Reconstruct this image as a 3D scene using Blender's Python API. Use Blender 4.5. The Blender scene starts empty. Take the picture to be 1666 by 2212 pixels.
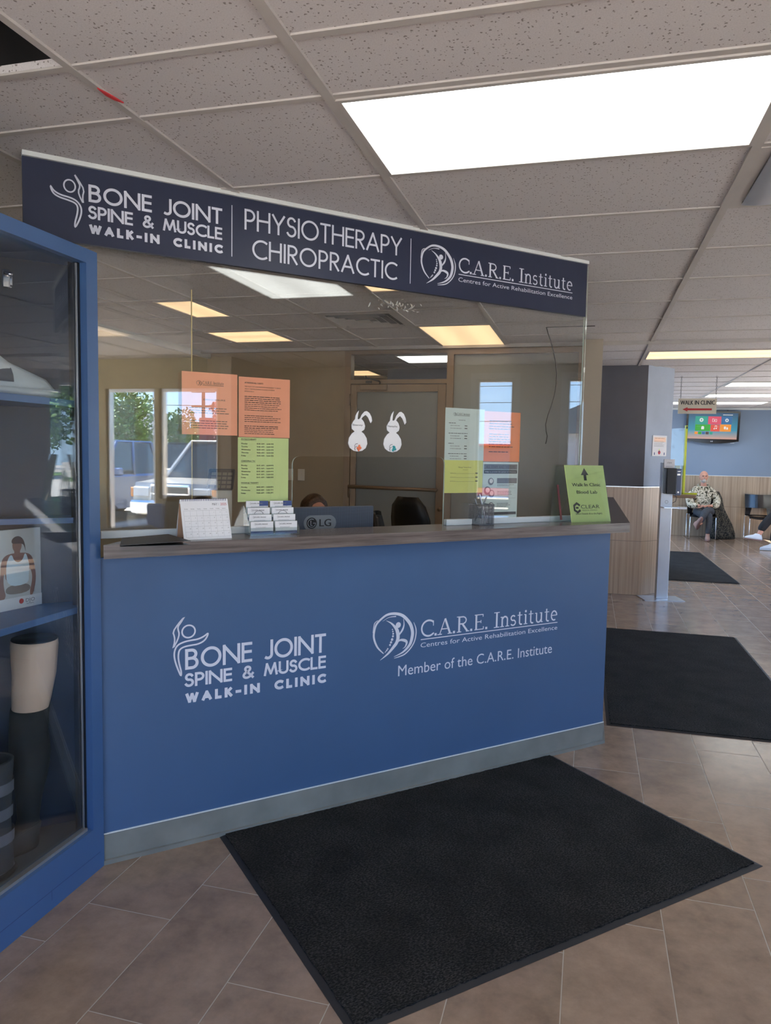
import bpy, math, random
from mathutils import Vector, Matrix
D = bpy.data
SC = bpy.context.scene
COL = SC.collection
S2 = math.sqrt(2)
PI = math.pi
rad = math.radians

# ------------------------------------------------------------------ camera, world, sun, exposure
cam_d = D.cameras.new('camera'); cam = D.objects.new('camera', cam_d); COL.objects.link(cam)
YAW, PITCH, ROLL = rad(15.269), rad(4.4753), rad(1.0467)
fw = Vector((-math.sin(YAW) * math.cos(PITCH), math.cos(YAW) * math.cos(PITCH), -math.sin(PITCH)))
rt = fw.cross(Vector((0, 0, 1))).normalized(); up = rt.cross(fw)
r2 = rt * math.cos(ROLL) + up * math.sin(ROLL); u2 = up * math.cos(ROLL) - rt * math.sin(ROLL)
M = Matrix((r2, u2, -fw)).transposed().to_4x4(); M.translation = Vector((0, 0, 1.5))
cam.matrix_world = M
cam_d.sensor_fit = 'VERTICAL'; cam_d.sensor_height = 24.0
cam_d.lens = 24.0 * 1604.76 / 2212.0
cam_d.clip_start = 0.02; cam_d.clip_end = 400
SC.camera = cam

SKY = 2.8; SUN = 26.0
w = D.worlds.new('sky'); SC.world = w; w.use_nodes = True
nt = w.node_tree; nt.nodes.clear()
tc = nt.nodes.new('ShaderNodeTexCoord'); sx = nt.nodes.new('ShaderNodeSeparateXYZ')
cr = nt.nodes.new('ShaderNodeValToRGB'); bg = nt.nodes.new('ShaderNodeBackground'); ow = nt.nodes.new('ShaderNodeOutputWorld')
e = cr.color_ramp.elements
e[0].position = 0.0; e[0].color = (.52, .74, 1.0, 1)
e[1].position = 0.55; e[1].color = (.17, .36, .80, 1)
m_ = e.new(0.18); m_.color = (.30, .56, .98, 1)
nt.links.new(tc.outputs['Generated'], sx.inputs[0]); nt.links.new(sx.outputs['Z'], cr.inputs[0])
nt.links.new(cr.outputs[0], bg.inputs[0]); bg.inputs[1].default_value = SKY; nt.links.new(bg.outputs[0], ow.inputs[0])
sd = D.lights.new('sun', 'SUN'); sd.energy = SUN; sd.angle = rad(0.6); sd.color = (1, .96, .90)
so = D.objects.new('sun', sd); COL.objects.link(so)
so.rotation_euler = Vector((-.34, .58, -.74)).to_track_quat('-Z', 'Y').to_euler()
SC.view_settings.view_transform = 'Standard'; SC.view_settings.look = 'None'
SC.view_settings.gamma = 1.0; SC.view_settings.use_curve_mapping = False
SC.view_settings.exposure = 1.20
SC.cycles.max_bounces = 9; SC.cycles.diffuse_bounces = 5; SC.cycles.glossy_bounces = 5
SC.cycles.transmission_bounces = 6; SC.cycles.transparent_max_bounces = 16
SC.cycles.sample_clamp_indirect = 6.0; SC.cycles.caustics_reflective = False; SC.cycles.caustics_refractive = False
LAMP_COOL = 2.2; LAMP_WARM = .62

# ------------------------------------------------------------------ materials
def lin(c):
    return tuple(((x / 255) / 12.92 if x / 255 <= .04045 else ((x / 255 + .055) / 1.055) ** 2.4) for x in c)
def mat(name, col, rough=.5, metal=0, spec=.5, emit=None, es=1.0, alpha=None, coat=0, bump=None, var=None, sheen=0):
    m = D.materials.new(name); m.use_nodes = True
    n = m.node_tree.nodes; l = m.node_tree.links; p = n['Principled BSDF']
    c = tuple(col) + (1,)
    p.inputs['Base Color'].default_value = c
    p.inputs['Roughness'].default_value = rough; p.inputs['Metallic'].default_value = metal
    p.inputs['Specular IOR Level'].default_value = spec
    if coat: p.inputs['Coat Weight'].default_value = coat; p.inputs['Coat Roughness'].default_value = .08
    if sheen: p.inputs['Sheen Weight'].default_value = sheen
    if emit: p.inputs['Emission Color'].default_value = tuple(emit) + (1,); p.inputs['Emission Strength'].default_value = es
    if alpha is not None: p.inputs['Alpha'].default_value = alpha
    tcn = n.new('ShaderNodeTexCoord')
    v = var or (4.0, .06)          # every surface gets a slight procedural variation
    nz = n.new('ShaderNodeTexNoise'); nz.inputs['Scale'].default_value = v[0]; nz.inputs['Detail'].default_value = 4
    l.new(tcn.outputs['Object'], nz.inputs['Vector'])
    mr = n.new('ShaderNodeMapRange'); mr.inputs[1].default_value = .3; mr.inputs[2].default_value = .7
    mr.inputs[3].default_value = 1 - v[1]; mr.inputs[4].default_value = 1 + v[1]; l.new(nz.outputs['Fac'], mr.inputs[0])
    vm = n.new('ShaderNodeVectorMath'); vm.operation = 'SCALE'; vm.inputs[0].default_value = tuple(col); l.new(mr.outputs[0], vm.inputs['Scale'])
    l.new(vm.outputs[0], p.inputs['Base Color'])
    if bump:
        b = n.new('ShaderNodeBump'); b.inputs['Strength'].default_value = bump[1]; b.inputs['Distance'].default_value = bump[2] if len(bump) > 2 else .002
        n2 = n.new('ShaderNodeTexNoise'); n2.inputs['Scale'].default_value = bump[0]; n2.inputs['Detail'].default_value = 3
        l.new(tcn.outputs['Object'], n2.inputs['Vector']); l.new(n2.outputs['Fac'], b.inputs['Height']); l.new(b.outputs[0], p.inputs['Normal'])
    return m
def nodes(m): return m.node_tree.nodes, m.node_tree.links, m.node_tree.nodes['Principled BSDF']

def glass_mat(name, F0=.05, tint=(.94, .97, .95), rough=0.0, dirt=.03):
    m = D.materials.new(name); m.use_nodes = True; n = m.node_tree.nodes; l = m.node_tree.links; n.clear()
    out = n.new('ShaderNodeOutputMaterial'); tr = n.new('ShaderNodeBsdfTransparent'); tr.inputs[0].default_value = tuple(tint) + (1,)
    gl = n.new('ShaderNodeBsdfGlossy'); gl.inputs['Roughness'].default_value = rough; gl.inputs[0].default_value = (1, 1, 1, 1)
    g = n.new('ShaderNodeNewGeometry'); dot = n.new('ShaderNodeVectorMath'); dot.operation = 'DOT_PRODUCT'
    l.new(g.outputs['Incoming'], dot.inputs[0]); l.new(g.outputs['Normal'], dot.inputs[1])
    ab = n.new('ShaderNodeMath'); ab.operation = 'ABSOLUTE'; l.new(dot.outputs['Value'], ab.inputs[0])
    om = n.new('ShaderNodeMath'); om.operation = 'SUBTRACT'; om.inputs[0].default_value = 1; l.new(ab.outputs[0], om.inputs[1])
    pw = n.new('ShaderNodeMath'); pw.operation = 'POWER'; l.new(om.outputs[0], pw.inputs[0]); pw.inputs[1].default_value = 5
    ma = n.new('ShaderNodeMath'); ma.operation = 'MULTIPLY_ADD'; l.new(pw.outputs[0], ma.inputs[0]); ma.inputs[1].default_value = 1 - F0; ma.inputs[2].default_value = F0
    mx = n.new('ShaderNodeMixShader'); l.new(ma.outputs[0], mx.inputs[0]); l.new(tr.outputs[0], mx.inputs[1]); l.new(gl.outputs[0], mx.inputs[2])
    # faint smudges and dust, a thin diffuse film with a shape of its own
    tcn = n.new('ShaderNodeTexCoord'); nz = n.new('ShaderNodeTexNoise'); nz.inputs['Scale'].default_value = 3.5; nz.inputs['Detail'].default_value = 9; nz.inputs['Roughness'].default_value = .7
    l.new(tcn.outputs['Object'], nz.inputs['Vector']); mr = n.new('ShaderNodeMapRange'); mr.inputs[1].default_value = .5; mr.inputs[2].default_value = .85
    mr.inputs[3].default_value = dirt * .25; mr.inputs[4].default_value = dirt * 3; l.new(nz.outputs['Fac'], mr.inputs[0])
    df = n.new('ShaderNodeBsdfDiffuse'); df.inputs[0].default_value = (.6, .62, .6, 1)
    m2 = n.new('ShaderNodeMixShader'); l.new(mr.outputs[0], m2.inputs[0]); l.new(mx.outputs[0], m2.inputs[1]); l.new(df.outputs[0], m2.inputs[2])
    l.new(m2.outputs[0], out.inputs[0]); return m

MT = {}
MT['glass'] = glass_mat('clear_glass', .082, (.99, .995, .99), dirt=.014)
MT['cabinet_glass'] = glass_mat('display_glass', .045, (.93, .96, .97), dirt=.01)
MT['window_glass'] = glass_mat('window_glass', .03, (.97, .98, .98), dirt=.005)
MT['acrylic'] = glass_mat('clear_acrylic', .05, (.90, .93, .93), dirt=.05)
MT['glass_edge'] = mat('polished_glass_edge', (.50, .62, .55), .2, 0, .8)
MT['blue'] = mat('blue_paint', lin((66, 95, 134)), .48, 0, .45, var=(2.2, .05), bump=(140, .12, .001))
MT['blue_cab'] = mat('cabinet_blue_paint', lin((62, 96, 144)), .38, 0, .5, var=(2.5, .05))
MT['navy'] = mat('navy_vinyl', lin((44, 50, 72)), .42, 0, .4)
MT['letter'] = mat('silver_vinyl', lin((212, 216, 230)), .45, 0, .4)
MT['white'] = mat('white_paint', (.72, .72, .70), .5)
MT['white_trim'] = mat('white_plastic_trim', (.70, .74, .74), .35)
MT['vinyl_base'] = mat('grey_vinyl_base', lin((128, 130, 126)), .35, 0, .5, var=(5, .18))
MT['alum'] = mat('aluminium', (.62, .60, .57), .32, .9)
MT['chrome'] = mat('chrome', (.85, .86, .88), .1, 1.0)
MT['steel'] = mat('brushed_steel', (.66, .70, .76), .28, .85)
MT['bronze'] = mat('champagne_aluminium', lin((146, 124, 100)), .38, .35)
MT['black'] = mat('black_plastic', (.012, .012, .013), .4)
MT['blackgloss'] = mat('glossy_black_plastic', (.006, .006, .008), .12, 0, .6)
MT['darkgrey'] = mat('dark_grey_plastic', (.045, .047, .05), .45)
MT['grey'] = mat('grey_plastic', (.22, .24, .26), .45)
MT['rubber'] = mat('black_rubber', (.016, .016, .018), .62)
MT['paper_w'] = mat('white_paper', (.76, .76, .78), .7)
MT['paper_o'] = mat('orange_paper', lin((250, 170, 136)), .75)
MT['paper_o2'] = mat('bright_orange_paper', lin((244, 146, 96)), .75)
MT['paper_g'] = mat('green_paper', lin((212, 230, 158)), .75)
MT['paper_y'] = mat('yellow_paper', lin((214, 220, 124)), .75)
MT['paper_lg'] = mat('pale_grey_paper', lin((205, 220, 216)), .75)
MT['paper_peach'] = mat('peach_paper', lin((250, 215, 190)), .7)
MT['sign_green'] = mat('lime_card', lin((208, 226, 138)), .5)
MT['ink'] = mat('black_ink', (.02, .02, .022), .6)
MT['ink_grey'] = mat('grey_ink', (.16, .16, .17), .6)
MT['ink_red'] = mat('red_ink', (.55, .03, .04), .6)
MT['ink_navy'] = mat('navy_ink', (.04, .07, .2), .6)
MT['tan'] = mat('tan_wall_paint', lin((176, 166, 138)), .8, var=(1.2, .04))
MT['brownwall'] = mat('taupe_wall_paint', lin((168, 150, 122)), .75, var=(1.5, .05))
MT['beige'] = mat('beige_wall_paint', lin((196, 186, 170)), .75, var=(1.5, .04))
MT['bluewall'] = mat('grey_blue_wall_paint', lin((130, 150, 176)), .7, var=(.8, .05))
MT['darkblue'] = mat('slate_blue_paint', lin((92, 104, 128)), .7)
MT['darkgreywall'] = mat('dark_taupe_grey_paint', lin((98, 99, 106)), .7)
MT['cabinner'] = mat('dark_navy_interior', (.012, .022, .05), .5)  # cabinet interior set darker than the cabinet's blue
MT['lit_blue'] = mat('lit_grey_blue_paint', lin((158, 170, 188)), .65)  # block paint with window light put into the colour
MT['white_plastic'] = mat('white_plastic', (.74, .73, .70), .4)
MT['ivory'] = mat('ivory_plastic', lin((226, 216, 196)), .4)
MT['skin'] = mat('skin', lin((206, 150, 128)), .5, var=(18, .08))
MT['hair_brown'] = mat('brown_hair', (.075, .038, .018), .45, var=(60, .5), bump=(90, .8, .004))
MT['beard'] = mat('grey_beard', (.5, .47, .44), .8, var=(120, .3))
MT['jeans'] = mat('charcoal_denim', (.05, .055, .065), .8, var=(40, .2))
MT['trousers'] = mat('black_trousers', (.006, .0065, .009), .8, var=(20, .2))
MT['shoe_pink'] = mat('dusty_rose_shoe', lin((168, 134, 122)), .7)
MT['shoe_white'] = mat('white_shoe', (.68, .72, .76), .5)
MT['manikin'] = mat('mannequin_plastic', lin((222, 190, 166)), .35)
MT['stocking'] = mat('black_stocking', (.010, .011, .013), .8)
MT['stocking_toe'] = mat('sheer_stocking_toe', (.04, .03, .025), .7)
MT['slab'] = mat('dark_wood_laminate', (.13, .12, .12), .3)

def tweak_wood(m, c1, c2, sc, rough):
    n, l, p = nodes(m)
    tcn = n.new('ShaderNodeTexCoord'); mp = n.new('ShaderNodeMapping'); mp.inputs['Scale'].default_value = sc
    l.new(tcn.outputs['Object'], mp.inputs['Vector'])
    nz = n.new('ShaderNodeTexNoise'); nz.inputs['Scale'].default_value = 1; nz.inputs['Detail'].default_value = 6; nz.inputs['Roughness'].default_value = .65
    l.new(mp.outputs[0], nz.inputs['Vector'])
    r = n.new('ShaderNodeValToRGB'); r.color_ramp.elements[0].position = .34; r.color_ramp.elements[1].position = .66
    r.color_ramp.elements[0].color = tuple(c1) + (1,); r.color_ramp.elements[1].color = tuple(c2) + (1,)
    l.new(nz.outputs['Fac'], r.inputs[0]); l.new(r.outputs[0], p.inputs['Base Color']); p.inputs['Roughness'].default_value = rough
tweak_wood(MT['slab'], lin((84, 76, 74)), lin((124, 114, 110)), (3, 70, 70), .22)
MT['slab_side'] = mat('side_wood_laminate', (.13, .12, .12), .3)
tweak_wood(MT['slab_side'], lin((84, 76, 74)), lin((124, 114, 110)), (70, 3, 70), .22)

def wainscot_mat(name, c1, c2):
    m = mat(name, c1, .3); n, l, p = nodes(m)
    tcn = n.new('ShaderNodeTexCoord'); mp = n.new('ShaderNodeMapping'); mp.inputs['Scale'].default_value = (55, 55, .8)
    l.new(tcn.outputs['Object'], mp.inputs['Vector'])
    nz = n.new('ShaderNodeTexNoise'); nz.inputs['Scale'].default_value = 1; nz.inputs['Detail'].default_value = 5
    l.new(mp.outputs[0], nz.inputs['Vector'])
    r = n.new('ShaderNodeValToRGB'); r.color_ramp.elements[0].position = .32; r.color_ramp.elements[1].position = .68
    r.color_ramp.elements[0].color = tuple(c1) + (1,); r.color_ramp.elements[1].color = tuple(c2) + (1,)
    l.new(nz.outputs['Fac'], r.inputs[0])
    s = n.new('ShaderNodeSeparateXYZ'); l.new(tcn.outputs['Object'], s.inputs[0])
    md = n.new('ShaderNodeMath'); md.operation = 'MODULO'; md.inputs[1].default_value = .595; l.new(s.outputs['Z'], md.inputs[0])
    lt = n.new('ShaderNodeMath'); lt.operation = 'LESS_THAN'; lt.inputs[1].default_value = .006; l.new(md.outputs[0], lt.inputs[0])
    mx = n.new('ShaderNodeMix'); mx.data_type = 'RGBA'; l.new(lt.outputs[0], mx.inputs[0]); l.new(r.outputs[0], mx.inputs[6]); mx.inputs[7].default_value = (c1[0] * .6, c1[1] * .6, c1[2] * .6, 1)
    l.new(mx.outputs[2], p.inputs['Base Color']); p.inputs['Roughness'].default_value = .28; return m
MT['wains'] = wainscot_mat('striated_wood_look_tile', lin((152, 132, 112)), lin((188, 170, 148)))
MT['wains_warm_lit'] = wainscot_mat('warm_lit_wood_look_tile', lin((166, 134, 102)), lin((204, 172, 138)))  # same tile as the back wall, with warm light put into its colour

def ceiling_mat():
    m = mat('mineral_fibre_ceiling', (.5, .5, .5), .9); n, l, p = nodes(m)
    tcn = n.new('ShaderNodeTexCoord')
    vo = n.new('ShaderNodeTexVoronoi'); vo.inputs['Scale'].default_value = 100; vo.inputs['Randomness'].default_value = 1
    nz = n.new('ShaderNodeTexNoise'); nz.inputs['Scale'].default_value = 120; nz.inputs['Detail'].default_value = 2
    ad = n.new('ShaderNodeVectorMath'); ad.operation = 'MULTIPLY_ADD'; ad.inputs[1].default_value = (.012, .012, 0)
    l.new(tcn.outputs['Object'], nz.inputs['Vector']); l.new(nz.outputs['Color'], ad.inputs[0]); l.new(tcn.outputs['Object'], ad.inputs[2])
    l.new(ad.outputs[0], vo.inputs['Vector'])
    # only some cells carry a fissure
    th = n.new('ShaderNodeMath'); th.operation = 'LESS_THAN'; l.new(vo.outputs['Distance'], th.inputs[0])
    sc = n.new('ShaderNodeSeparateColor'); l.new(vo.outputs['Color'], sc.inputs[0])
    mu = n.new('ShaderNodeMath'); mu.operation = 'MULTIPLY'; mu.inputs[1].default_value = .33; l.new(sc.outputs[0], mu.inputs[0]); l.new(mu.outputs[0], th.inputs[1])
    mx = n.new('ShaderNodeMix'); mx.data_type = 'RGBA'; l.new(th.outputs[0], mx.inputs[0])
    c = lin((204, 201, 203)); mx.inputs[6].default_value = c + (1,); mx.inputs[7].default_value = (c[0] * .42, c[1] * .4, c[2] * .38, 1)
    n3 = n.new('ShaderNodeTexNoise'); n3.inputs['Scale'].default_value = 260; l.new(tcn.outputs['Object'], n3.inputs['Vector'])
    mr = n.new('ShaderNodeMapRange'); mr.inputs[3].default_value = .82; mr.inputs[4].default_value = 1.16; l.new(n3.outputs['Fac'], mr.inputs[0])
    vs = n.new('ShaderNodeVectorMath'); vs.operation = 'SCALE'; l.new(mx.outputs[2], vs.inputs[0]); l.new(mr.outputs[0], vs.inputs['Scale'])
    l.new(vs.outputs[0], p.inputs['Base Color'])
    b = n.new('ShaderNodeBump'); b.inputs['Strength'].default_value = .5; b.inputs['Distance'].default_value = .002; b.invert = True
    l.new(th.outputs[0], b.inputs['Height']); l.new(b.outputs[0], p.inputs['Normal']); return m
MT['ceiling'] = ceiling_mat()
MT['tbar'] = mat('ceiling_grid_metal', lin((186, 182, 179)), .5)

def floor_mat():
    m = mat('porcelain_floor_tile', (.3, .25, .2), .3); n, l, p = nodes(m)
    def MA(op, a, b=None, c=None):
        x = n.new('ShaderNodeMath'); x.operation = op
        for i, v in enumerate((a, b, c)):
            if v is None: continue
            if isinstance(v, (int, float)): x.inputs[i].default_value = v
            else: l.new(v, x.inputs[i])
        return x.outputs[0]
    g = n.new('ShaderNodeNewGeometry'); s = n.new('ShaderNodeSeparateXYZ'); l.new(g.outputs['Position'], s.inputs[0])
    u = MA('DIVIDE', MA('ADD', s.outputs['X'], 1.239 + 3.048), .3048)
    row = MA('FLOOR', u); fu = MA('FRACT', u)
    yy = MA('DIVIDE', MA('SUBTRACT', MA('SUBTRACT', s.outputs['Y'], 2.217 - 6.096), MA('MULTIPLY', MA('SUBTRACT', row, 10.0), .2032)), .6096)
    ty = MA('FLOOR', yy); fy = MA('FRACT', yy)
    du = MA('MULTIPLY', MA('SUBTRACT', .5, MA('ABSOLUTE', MA('SUBTRACT', fu, .5))), .3048)
    dy = MA('MULTIPLY', MA('SUBTRACT', .5, MA('ABSOLUTE', MA('SUBTRACT', fy, .5))), .6096)
    dd = MA('MINIMUM', du, dy); gm = MA('LESS_THAN', dd, .0016)
    cb = n.new('ShaderNodeCombineXYZ'); l.new(row, cb.inputs[0]); l.new(ty, cb.inputs[1])
    wn = n.new('ShaderNodeTexWhiteNoise'); wn.noise_dimensions = '2D'; l.new(cb.outputs[0], wn.inputs['Vector'])
    mp = n.new('ShaderNodeVectorMath'); mp.operation = 'MULTIPLY_ADD'; mp.inputs[1].default_value = (7, 7, 7); l.new(wn.outputs['Color'], mp.inputs[0]); l.new(g.outputs['Position'], mp.inputs[2])
    nz = n.new('ShaderNodeTexNoise'); nz.inputs['Scale'].default_value = 7; nz.inputs['Detail'].default_value = 8; nz.inputs['Roughness'].default_value = .68; l.new(mp.outputs[0], nz.inputs['Vector'])
    r = n.new('ShaderNodeValToRGB'); e = r.color_ramp.elements; e[0].position = .3; e[1].position = .72
    e[0].color = lin((128, 108, 92)) + (1,); e[1].color = lin((166, 142, 122)) + (1,); l.new(nz.outputs['Fac'], r.inputs[0])
    mr = n.new('ShaderNodeMapRange'); mr.inputs[3].default_value = .9; mr.inputs[4].default_value = 1.1; l.new(wn.outputs['Value'], mr.inputs[0])
    vs = n.new('ShaderNodeVectorMath'); vs.operation = 'SCALE'; l.new(r.outputs[0], vs.inputs[0]); l.new(mr.outputs[0], vs.inputs['Scale'])
    mx = n.new('ShaderNodeMix'); mx.data_type = 'RGBA'; l.new(gm, mx.inputs[0]); l.new(vs.outputs[0], mx.inputs[6]); mx.inputs[7].default_value = lin((172, 160, 144)) + (1,)
    l.new(mx.outputs[2], p.inputs['Base Color'])
    rr = MA('MULTIPLY_ADD', nz.outputs['Fac'], .03, MA('MULTIPLY_ADD', gm, .3, .19)); p.inputs['Specular IOR Level'].default_value = .75; l.new(rr, p.inputs['Roughness'])
    b = n.new('ShaderNodeBump'); b.inputs['Strength'].default_value = .35; b.inputs['Distance'].default_value = .0015
    hh = MA('MINIMUM', MA('MULTIPLY', dd, 300), 1.0); l.new(hh, b.inputs['Height']); l.new(b.outputs[0], p.inputs['Normal']); return m
MT['floor'] = floor_mat()

def mat_pile(name, rot, c=(.014, .0135, .0135)):
    m = mat(name, c, .9, 0, .2); n, l, p = nodes(m)
    tcn = n.new('ShaderNodeTexCoord')
    vo = n.new('ShaderNodeTexNoise'); vo.inputs['Scale'].default_value = 210; vo.inputs['Detail'].default_value = 2; vo.inputs['Roughness'].default_value = .6
    mp = n.new('ShaderNodeMapping'); mp.inputs['Scale'].default_value = (.55, 1, 1); mp.inputs['Rotation'].default_value = (0, 0, rot)
    l.new(tcn.outputs['Object'], mp.inputs['Vector']); l.new(mp.outputs[0], vo.inputs['Vector'])
    r = n.new('ShaderNodeValToRGB'); e = r.color_ramp.elements; e[0].position = .42; e[1].position = .66
    e[0].color = (c[0] * .35, c[1] * .35, c[2] * .34, 1); e[1].color = (c[0] * 2.7, c[1] * 2.65, c[2] * 2.5, 1); l.new(vo.outputs['Fac'], r.inputs[0])
    nz = n.new('ShaderNodeTexNoise'); nz.inputs['Scale'].default_value = 5; nz.inputs['Detail'].default_value = 5; l.new(tcn.outputs['Object'], nz.inputs['Vector'])
    mr = n.new('ShaderNodeMapRange'); mr.inputs[1].default_value = .35; mr.inputs[2].default_value = .65; mr.inputs[3].default_value = .7; mr.inputs[4].default_value = 1.35; l.new(nz.outputs['Fac'], mr.inputs[0])
    vs = n.new('ShaderNodeVectorMath'); vs.operation = 'SCALE'; l.new(r.outputs[0], vs.inputs[0]); l.new(mr.outputs[0], vs.inputs['Scale']); l.new(vs.outputs[0], p.inputs['Base Color'])
    b = n.new('ShaderNodeBump'); b.inputs['Strength'].default_value = .9; b.inputs['Distance'].default_value = .004; l.new(vo.outputs['Fac'], b.inputs['Height']); l.new(b.outputs[0], p.inputs['Normal']); return m
MT['pile'] = mat_pile('black_carpet_pile', .0)

def camo_mat(name, cols, scale):
    m = mat(name, cols[0], .85); n, l, p = nodes(m)
    tcn = n.new('ShaderNodeTexCoord'); nz = n.new('ShaderNodeTexNoise'); nz.inputs['Scale'].default_value = scale; nz.inputs['Detail'].default_value = 3; nz.inputs['Distortion'].default_value = 1.2
    l.new(tcn.outputs['Object'], nz.inputs['Vector']); r = n.new('ShaderNodeValToRGB'); r.color_ramp.interpolation = 'CONSTANT'
    e = r.color_ramp.elements; e[0].position = 0; e[0].color = tuple(cols[0]) + (1,); e[1].position = .42; e[1].color = tuple(cols[1]) + (1,)
    for i, c in enumerate(cols[2:]):
        k = e.new(.5 + .09 * i); k.color = tuple(c) + (1,)
    l.new(nz.outputs['Fac'], r.inputs[0]); l.new(r.outputs[0], p.inputs['Base Color']); return m
MT['camo'] = camo_mat('camouflage_cloth', [lin((70, 66, 52)), lin((178, 170, 146)), lin((224, 216, 198)), lin((132, 124, 100))], 17)
MT['camo_dark'] = camo_mat('dark_camouflage_cloth', [(.006, .006, .006), (.012, .012, .012), lin((96, 90, 76)), (.01, .01, .01)], 26)

def lamp_mat(name, col, st, pattern=True):
    m = D.materials.new(name); m.use_nodes = True; n = m.node_tree.nodes; l = m.node_tree.links; p = n['Principled BSDF']
    p.inputs['Base Color'].default_value = (.7, .7, .7, 1); p.inputs['Emission Color'].default_value = tuple(col) + (1,)
    tcn = n.new('ShaderNodeTexCoord'); s = n.new('ShaderNodeSeparateXYZ'); l.new(tcn.outputs['Object'], s.inputs[0])
    # brighter bands under the tubes behind the prismatic lens, and the lens's fine prisms
    wv = n.new('ShaderNodeMath'); wv.operation = 'MULTIPLY'; wv.inputs[1].default_value = 2 * PI / .30; l.new(s.outputs['Y'], wv.inputs[0])
    co = n.new('ShaderNodeMath'); co.operation = 'COSINE'; l.new(wv.outputs[0], co.inputs[0])
    vo = n.new('ShaderNodeTexVoronoi'); vo.inputs['Scale'].default_value = 95; vo.inputs['Randomness'].default_value = .0; l.new(tcn.outputs['Object'], vo.inputs['Vector'])
    a = n.new('ShaderNodeMath'); a.operation = 'MULTIPLY_ADD'; a.inputs[1].default_value = -.12 * st; a.inputs[2].default_value = st * .98; l.new(co.outputs[0], a.inputs[0])
    b = n.new('ShaderNodeMath'); b.operation = 'MULTIPLY_ADD'; b.inputs[1].default_value = -.35; b.inputs[2].default_value = 1.12; l.new(vo.outputs['Distance'], b.inputs[0])
    c = n.new('ShaderNodeMath'); c.operation = 'MULTIPLY'; l.new(a.outputs[0], c.inputs[0]); l.new(b.outputs[0], c.inputs[1])
    l.new(c.outputs[0], p.inputs['Emission Strength']); return m
MT['lamp_cool'] = lamp_mat('cool_white_lens', (.97, 1.0, .95), LAMP_COOL)
MT['lamp_warm'] = lamp_mat('warm_white_lens', (1.0, .66, .34), LAMP_WARM)

def frosted_mat(name, c):
    m = D.materials.new(name); m.use_nodes = True; n = m.node_tree.nodes; l = m.node_tree.links; n.clear()
    out = n.new('ShaderNodeOutputMaterial'); p = n.new('ShaderNodeBsdfPrincipled'); p.inputs['Base Color'].default_value = tuple(c) + (1,); p.inputs['Roughness'].default_value = .22
    tcn = n.new('ShaderNodeTexCoord'); nz = n.new('ShaderNodeTexNoise'); nz.inputs['Scale'].default_value = 2; l.new(tcn.outputs['Object'], nz.inputs['Vector'])
    t = n.new('ShaderNodeBsdfTranslucent'); t.inputs[0].default_value = (.6, .62, .6, 1)
    mr = n.new('ShaderNodeMapRange'); mr.inputs[3].default_value = .35; mr.inputs[4].default_value = .5; l.new(nz.outputs['Fac'], mr.inputs[0])
    mx = n.new('ShaderNodeMixShader'); l.new(mr.outputs[0], mx.inputs[0]); l.new(p.outputs[0], mx.inputs[1]); l.new(t.outputs[0], mx.inputs[2]); l.new(mx.outputs[0], out.inputs[0]); return m
MT['frost'] = frosted_mat('frosted_glass', (.30, .30, .275)); MT['frost_light'] = frosted_mat('pale_frosted_glass', (.42, .44, .42)); MT['mesh'] = mat('grey_wire', (.18, .18, .19), .35, .7); MT['shield'] = glass_mat('scuffed_acrylic', .025, (.88, .91, .91), dirt=.20)

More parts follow.
